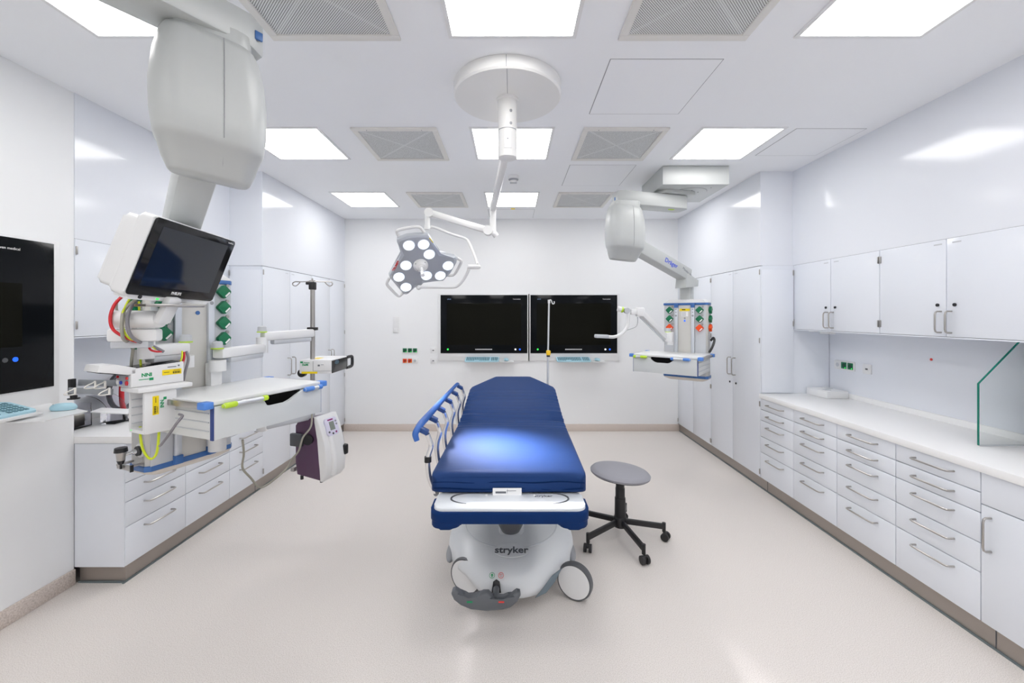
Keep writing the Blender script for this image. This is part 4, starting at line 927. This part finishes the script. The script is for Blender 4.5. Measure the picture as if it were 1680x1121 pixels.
# lower arm
lwp = QN @ E_((.02, -.02, 0))
obj('lower_arm', bar((RR.x, RR.y, .985), (-1.60, 2.66, .985), .065, .06, .012), white_m, pa, I4)
obj('lower_arm', bar((-1.60, 2.66, .93), (PO.x, PO.y, .93), .06, .05, .012), lgrey_m, pa, I4)
obj('lower_pivot', B().cyl((RR.x, RR.y, .90), (RR.x, RR.y, .97), .042), white_m, pa, I4)
obj('lower_pivot', B().cyl((-1.60, 2.66, .90), (-1.60, 2.66, 1.0), .032), white_m, pa, I4)
ip = thing('drip_pole', 'chrome drip pole with two wire hooks above the near pendant shelf', 'drip pole', (PO.x, PO.y, .75))
obj('tube', B().cyl((PO.x, PO.y, .76), (PO.x, PO.y, 1.84), .0155, seg=20), steel_m, ip, I4)
obj('top_clamp', B().box((PO.x, PO.y, 1.85), (.042, .04, .055), .006).cyl((PO.x-.045, PO.y, 1.868), (PO.x, PO.y, 1.868), .010), black_m, ip, I4)
obj('collar', B().box((PO.x, PO.y, 1.545), (.062, .045, .022), .004), black_m, ip, I4)
for s_ in (-1, 1):
    obj('wire_hook', B().tube([E_((PO.x, PO.y, 1.865))+E_(p) for p in ((0, 0, 0), (s_*.012, 0, .022), (s_*.03, 0, .016), (s_*.09, 0, .014), (s_*.125, 0, .014), (s_*.142, 0, .002), (s_*.135, 0, -.012), (s_*.115, 0, -.014), (s_*.088, 0, .010))], .0038, 8, 4), steel_m, ip, I4)
# monitor device on the pole
dv = thing('anaesthesia_monitor', 'white box device with dark side screen and black handle on the drip pole', 'medical device', (-1.37, 3.0, 1.22))
obj('body', B().box((-1.37, 3.045, 1.281), (.225, .30, .096), .006), white_m, dv, I4)
ds = obj('screen_side', B().box((-1.2555, 3.035, 1.279), (.005, .27, .088), .002), mat('dark_plastic', (.035, .033, .032), .25), dv, I4)
obj('round_key', B().prism([(.035*math.cos(2*PI*k/24), .015*math.sin(2*PI*k/24)) for k in range(24)], .002, FR((-1.253, 2.975, 1.305), (0, 1, 0), (0, 0, 1))), mat('key_blue', (.05, .10, .14), .4), ds, I4)
obj('carry_handle', B().tube([(-1.262, 3.17, 1.318), (-1.262, 3.26, 1.318), (-1.262, 3.285, 1.305), (-1.262, 3.285, 1.255), (-1.262, 3.26, 1.240), (-1.262, 3.17, 1.240)], .012, 10, 3), black_m, dv, I4)
obj('front_seam', B().box((-1.385, 2.8942, 1.285), (.002, .002, .07)).box((-1.32, 2.8942, 1.252), (.13, .002, .002)), mgrey_m, dv, I4)
obj('logo_mark', B().box((-1.465, 2.894, 1.312), (.018, .002, .012)).box((-1.43, 2.894, 1.308), (.04, .002, .004)), txgn_m, dv, I4)
text('lettering', 'DoMi', .018, txgn_m, dv, FR((-1.44, 2.8944, 1.294), (1, 0, 0), (0, 0, 1)), bold=.0008)
obj('yellow_sticker', B().box((-1.41, 2.894, 1.240), (.11, .002, .014)).box((-1.40, 3.0, 1.3295), (.05, .08, .001)), yellow_m, dv, I4)
obj('print', B().box((-1.345, 2.894, 1.290), (.014, .002, .012)).box((-1.32, 2.894, 1.295), (.02, .002, .003)), txtg_m, dv, I4)
obj('pole_mount', B().cyl((PO.x-.055, PO.y-.02, 1.235), (PO.x-.055, PO.y-.05, 1.235), .028), black_m, dv, I4)
# purple device hanging at the foot of the pole
pd_ = thing('warming_unit', 'purple and white medical unit hanging below the drip pole', 'medical device', (-1.38, 3.02, .48))
WF = FR((-1.30, 2.86, 0), (.30, .954, 0), (-.954, .30, 0))       # x along the white front, y towards the purple back, z up
sidep = [(0, .505), (.15, .515), (.205, .53), (.21, .70), (.205, .88), (.13, .915), (.03, .925), (0, .92)]
prof = [(.008, .49), (.22, .515), (.235, .60), (.235, .88), (.17, .905), (.04, .93), (.05, .86), (.02, .74), (.006, .62)]
MPd = WF @ FR((0, 0, 0), (0, 1, 0), (0, 0, 1))                     # x = away from front, y = up, z = along the width
obj('purple_body', B().prism([(.015, .492), (.225, .515), (.24, .60), (.24, .86), (.215, .895), (.07, .93), (.06, .90), (.035, .78), (.02, .64)], .175, MPd, bev=.008), purple_m, pd_, I4)
fr_ = obj('front_shell', B().prism([(.0, .49), (.020, .49), (.025, .62), (.04, .78), (.065, .90), (.075, .932), (.045, .934), (.01, .86), (-.022, .74), (-.040, .62), (-.032, .53)], .195, MPd @ Matrix.Translation((0, 0, -.01)), bev=.010, seg=3), white_m, pd_, I4)
PN = WF @ FR((.087, .004, .852), (1, 0, 0), (0, .34, 1))
cpn = obj('control_panel', B().prism(rrect(.115, .125, .02), .012, PN @ Matrix.Translation((0, 0, -.006)), bev=.003), mat('lilac', (.66, .64, .78), .4), fr_, I4)
obj('lcd', B().box((.0, .004, .007), (.045, .06, .002), 0, PN), lcd_m, cpn, I4)
obj('title_bar', B().box((-.005, .048, .007), (.05, .010, .002), 0, PN), mat('magenta', (.28, .01, .16), .4), cpn, I4)
for x_, y_, m_ in ((-.04, -.035, dgrey_m), (-.008, -.05, black_m), (.025, -.045, MATS['magenta']), (.042, .03, mgrey_m), (.044, .008, mgrey_m)): obj('key', B().cyl(PN @ E_((x_, y_, .005)), PN @ E_((x_, y_, .009)), .007, seg=12), m_, cpn, I4)
obj('front_ridge', B().tube([WF @ E_((.06, yy, zz)) for yy, zz in ((.0, .79), (-.022, .72), (-.040, .64), (-.038, .56), (-.03, .53))], .02, 12, 3), white_m, fr_, I4)
obj('hose_port', B().box((.185, -.025, .665), (.04, .05, .075), .012, WF), black_m, pd_, I4)
obj('side_grip', B().box((.0, .215, .765), (.03, .10, .09), .008, WF @ Matrix.Translation((-.012, 0, 0))), dgrey_m, pd_, I4)
obj('pole_clamp', B().cyl(E_((PO.x+.0, PO.y-.075, .775)), E_((PO.x+.0, PO.y-.035, .775)), .036).box((PO.x+.03, PO.y-.03, .785), (.07, .03, .05), .005), black_m, pd_, I4)
for q_ in ((.02, .20), (.02, .03), (.16, .05), (.16, .20)): obj('rubber_foot', B().cyl(WF @ E_((q_[0], q_[1], .505)), WF @ E_((q_[0], q_[1], .478)), .011, seg=14), black_m, pd_, I4)
obj('rear_catch', B().box((-.02, .235, .56), (.03, .03, .03), .006, WF), steel_m, pd_, I4)
# cables
def cable(name, label, pts, r, m, cat='cable', seg=8): return tag(obj(name, B().tube(pts, r, seg, 6), m), label, cat)
cable('power_cable', 'taupe cable looping down from the near shelf to the purple unit', [at(398, 722, 2.45), at(400, 745, 2.5), at(398, 768, 2.55), at(412, 785, 2.6), at(424, 799, 2.65), at(436, 797, 2.7), at(455, 783, 2.75), at(470, 769, 2.8), at(478, 755, 2.82), at(490, 740, 2.83), at(497, 718, 2.84), at(510, 700, 2.86), at(512, 676, 2.88)], .0065, cabt_m)
cable('red_hose', 'red cable curving from the patient monitor to its arm', [at(201, 486, 1.80), at(188, 500, 1.77), at(181, 520, 1.75), at(184, 538, 1.75), at(196, 549, 1.76), at(214, 557, 1.78), at(226, 562, 1.82)], .0062, red_m, 'cable')
cable('earth_cable', 'green and yellow cable under the patient monitor left corner', [at(213, 490, 1.78), at(206, 503, 1.77), at(200, 520, 1.76), at(203, 542, 1.76), at(212, 555, 1.77), at(225, 559, 1.80), at(242, 564, 1.85), at(256, 573, 1.9)], .0042, cabg_m)
cable('signal_cable', 'thick taupe cable looping below the patient monitor', [at(222, 492, 1.78), at(204, 509, 1.77), at(200, 530, 1.75), at(201, 552, 1.75), at(207, 560, 1.78), at(213, 556, 1.82)], .0065, cabt_m)
cable('signal_cable', 'thick grey cable hanging beside the taupe cable below the patient monitor', [at(224, 493, 1.79), at(213, 508, 1.77), at(209, 528, 1.75), at(213, 548, 1.75), at(226, 560, 1.80), at(250, 568, 1.88), at(268, 577, 1.93)], .0070, cabd_m)
cable('signal_cable', 'taupe cable hanging behind the red cable, leftmost of all', [at(192, 492, 1.84), at(191, 505, 1.84), at(195, 522, 1.84), at(198, 534, 1.84)], .005, cabt_m)
cable('signal_cable', 'taupe cable running down to the top of the NNI module', [at(213, 556, 1.84), at(218, 570, 1.86), at(216, 590, 1.88), at(215, 602, 1.90)], .0060, cabt_m)
cable('earth_cable', 'long green and yellow cable hanging straight behind the NNI module', [at(228, 495, 1.90), at(229, 530, 1.93), at(230, 570, 1.93), at(231, 604, 1.92)], .0045, cabg_m)
cable('red_hose', 'red cable under the joint of the monitor arm', [at(243, 566, 1.88), at(247, 574, 1.88), at(256, 577, 1.9), at(265, 577, 1.92)], .0045, red_m)
cable('earth_cable', 'green and yellow loop hanging under the module rack', [at(230, 700, 1.90), at(231, 722, 1.90), at(236, 741, 1.90), at(246, 753, 1.90), at(255, 748, 1.90), at(259, 733, 1.9), at(261, 704, 1.92)], .0052, cabg_m)
cable('signal_cable', 'grey cable curving from the module rack around the shelf corner', [at(262, 732, 1.86), at(266, 728, 1.84), at(278, 712, 1.82), at(289, 696, 1.81), at(299, 683, 1.82), at(294, 680, 1.84)], .0055, cabd_m)
cable('signal_cable', 'grey cable dropping from the monitor arm behind the NNI module', [at(306, 577, 2.07), at(309, 590, 2.06), at(304, 610, 2.06), at(300, 628, 2.07)], .0060, cabd_m)
cable('red_hose', 'short red cable beside the orange socket cover', [at(302, 578, 2.06), at(302, 588, 2.05), at(298, 600, 2.05)], .0050, red_m)
cable('earth_cable', 'short green and yellow cable next to the orange socket cover', [at(299, 576, 2.05), at(298, 588, 2.04), at(292, 600, 2.04)], .0038, cabg_m)

# ---- examination lamp on the far pendant
el = thing('examination_lamp', 'white examination lamp with curved handle on the far pendant', 'examination lamp', (1.4, 4.15, 1.5))
rF = QF @ E_((-.085, -.07, 0)); S0 = at(1096, 553, rF.y-.02); S1 = at(1050, 512, 3.98)
obj('clamp', B().box((0, 0, 0), (.10, .06, .10), .008, FR(S0, (.785, -.62, 0), (.62, .785, 0))).cyl(S0+E_((.02, -.0, -.08)), S0+E_((.02, 0, -.03)), .036), white_m, el, I4)
knob(S0+E_((.0, 0, .05)), el)
obj('spring_arm', bar(S0+E_((-.03, 0, 0)), S1, .05, .055, .006), white_m, el, I4)
obj('spring_rod', bar(S0+E_((-.03, 0, -.05)), S1+E_((0, 0, -.05)), .012, .012, .003), lgrey_m, el, I4)
obj('elbow', B().box(S1, (.075, .06, .085), .012).box(S1+E_((-.06, 0, .0)), (.06, .045, .05), .008), white_m, el, I4)
K1 = at(1028, 510, 3.96)
obj('swivel_knob', B().cyl(K1+E_((0, -.03, 0)), K1+E_((0, .03, 0)), .027), lgrey_m, el, I4)
obj('green_ring', B().cyl(K1+E_((-.05, 0, .012)), K1+E_((-.034, 0, .008)), .027), lime_m, el, I4)
obj('end_cap', B().cyl(K1+E_((-.085, 0, .02)), K1+E_((-.05, 0, .012)), .025), white_m, el, I4)
obj('curved_handle', B().tube([at(1030, 512, 3.96), at(1030, 530, 3.96), at(1027, 540, 3.95), at(1018, 549, 3.94), at(1007, 553, 3.93), at(996, 552.5, 3.92)], .0155, 12, 5), white_m, el, I4)
obj('light_bar', bar(at(998, 552.5, 3.92), at(976, 551.5, 3.90), .055, .034, .010), lgrey_m, el, I4)
obj('lamp_cable', B().tube([at(1046, 520, 3.98), at(1046, 530, 3.98), at(1042, 537, 3.97), at(1028, 542, 3.95)], .003, 6, 4), mgrey_m, el, I4)
# hose bundle at the side of the far pendant
cable('black_hose', 'short black hose bundle beside the far pendant shelf', [QF @ E_(p) for p in ((.225, .10, 1.38), (.25, .10, 1.41), (.265, .07, 1.38), (.255, .03, 1.32), (.235, -.0, 1.27))], .012, black_m, 'hose')

# ------------------------------------------------------------------ small things on the left worktop
gl = thing('glove_dispenser', 'clear plastic dispenser box on the left worktop by the wall', 'dispenser', (-2.85, 2.68, .90))
W3 = .004
obj('clear_case', B().box((-2.90, 2.62, .98), (.16, W3, .15)).box((-2.815, 2.70, .96), (W3, .16, .11)).box((-2.90, 2.78, .98), (.16, W3, .15)).box((-2.90, 2.70, .906), (.16, .16, .004)), clear_m, gl, I4)
obj('paper_box', B().box((-2.91, 2.70, .948), (.13, .13, .075), .004), mat('cream', (.75, .72, .62), .6), gl, I4)
cs = thing('tissue_stack', 'white folded paper lying on the clear dispenser, left worktop', 'paper', (-2.86, 2.8, 1.02))
obj('sheet', B().box((0, 0, 0), (.20, .13, .008), .002, MX((-2.72, 2.84, .985), R(20), 0, R(8))), paper_m, cs, I4)
obj('holder', B().box((-2.74, 2.86, .94), (.10, .10, .078), .004), clear_m, cs, I4)
tg = thing('clear_tray', 'curved clear plastic cover standing at the left backsplash', 'tray', (-2.95, 2.95, .9))
obj('curved_sheet', B().loft([[E_((-2.98+.16*math.sin(a), yy, .904+.16*math.cos(a))) for yy in (2.90, 3.04, 3.04, 2.90)] if False else [(-2.98+r_*math.sin(a), y_, .904+r_*math.cos(a)) for r_, y_ in ((.17, 2.90), (.17, 3.04), (.174, 3.04), (.174, 2.90))] for a in [PI/2*k/12 for k in range(13)]]), clear_m, tg, I4)
pn = thing('forceps', 'small dark metal clamp lying on the left worktop', 'instrument', (-2.75, 2.9, .9))
obj('blade', bar((-2.80, 2.88, .906), (-2.66, 2.96, .906), .012, .010, .003), dgrey_m, pn, I4)
obj('blade', bar((-2.74, 2.89, .906), (-2.66, 2.90, .906), .010, .010, .003), dgrey_m, pn, I4)
hs = thing('hose_coil', 'coiled dark grey hose with red part on the left backsplash', 'hose', (-2.97, 3.15, .95))
obj('coil', B().tube([(-2.965+.006*(k//24), 3.16+.115*math.cos(2*PI*k/24), 1.068+.14*math.sin(2*PI*k/24)) for k in range(73)], .012, 8), dgrey_m, hs, I4)
obj('red_hose', B().tube([(-2.93, 3.12, 1.17), (-2.915, 3.10, 1.10), (-2.915, 3.10, 1.0), (-2.93, 3.13, .93)], .016, 10, 4), red_m, hs, I4)
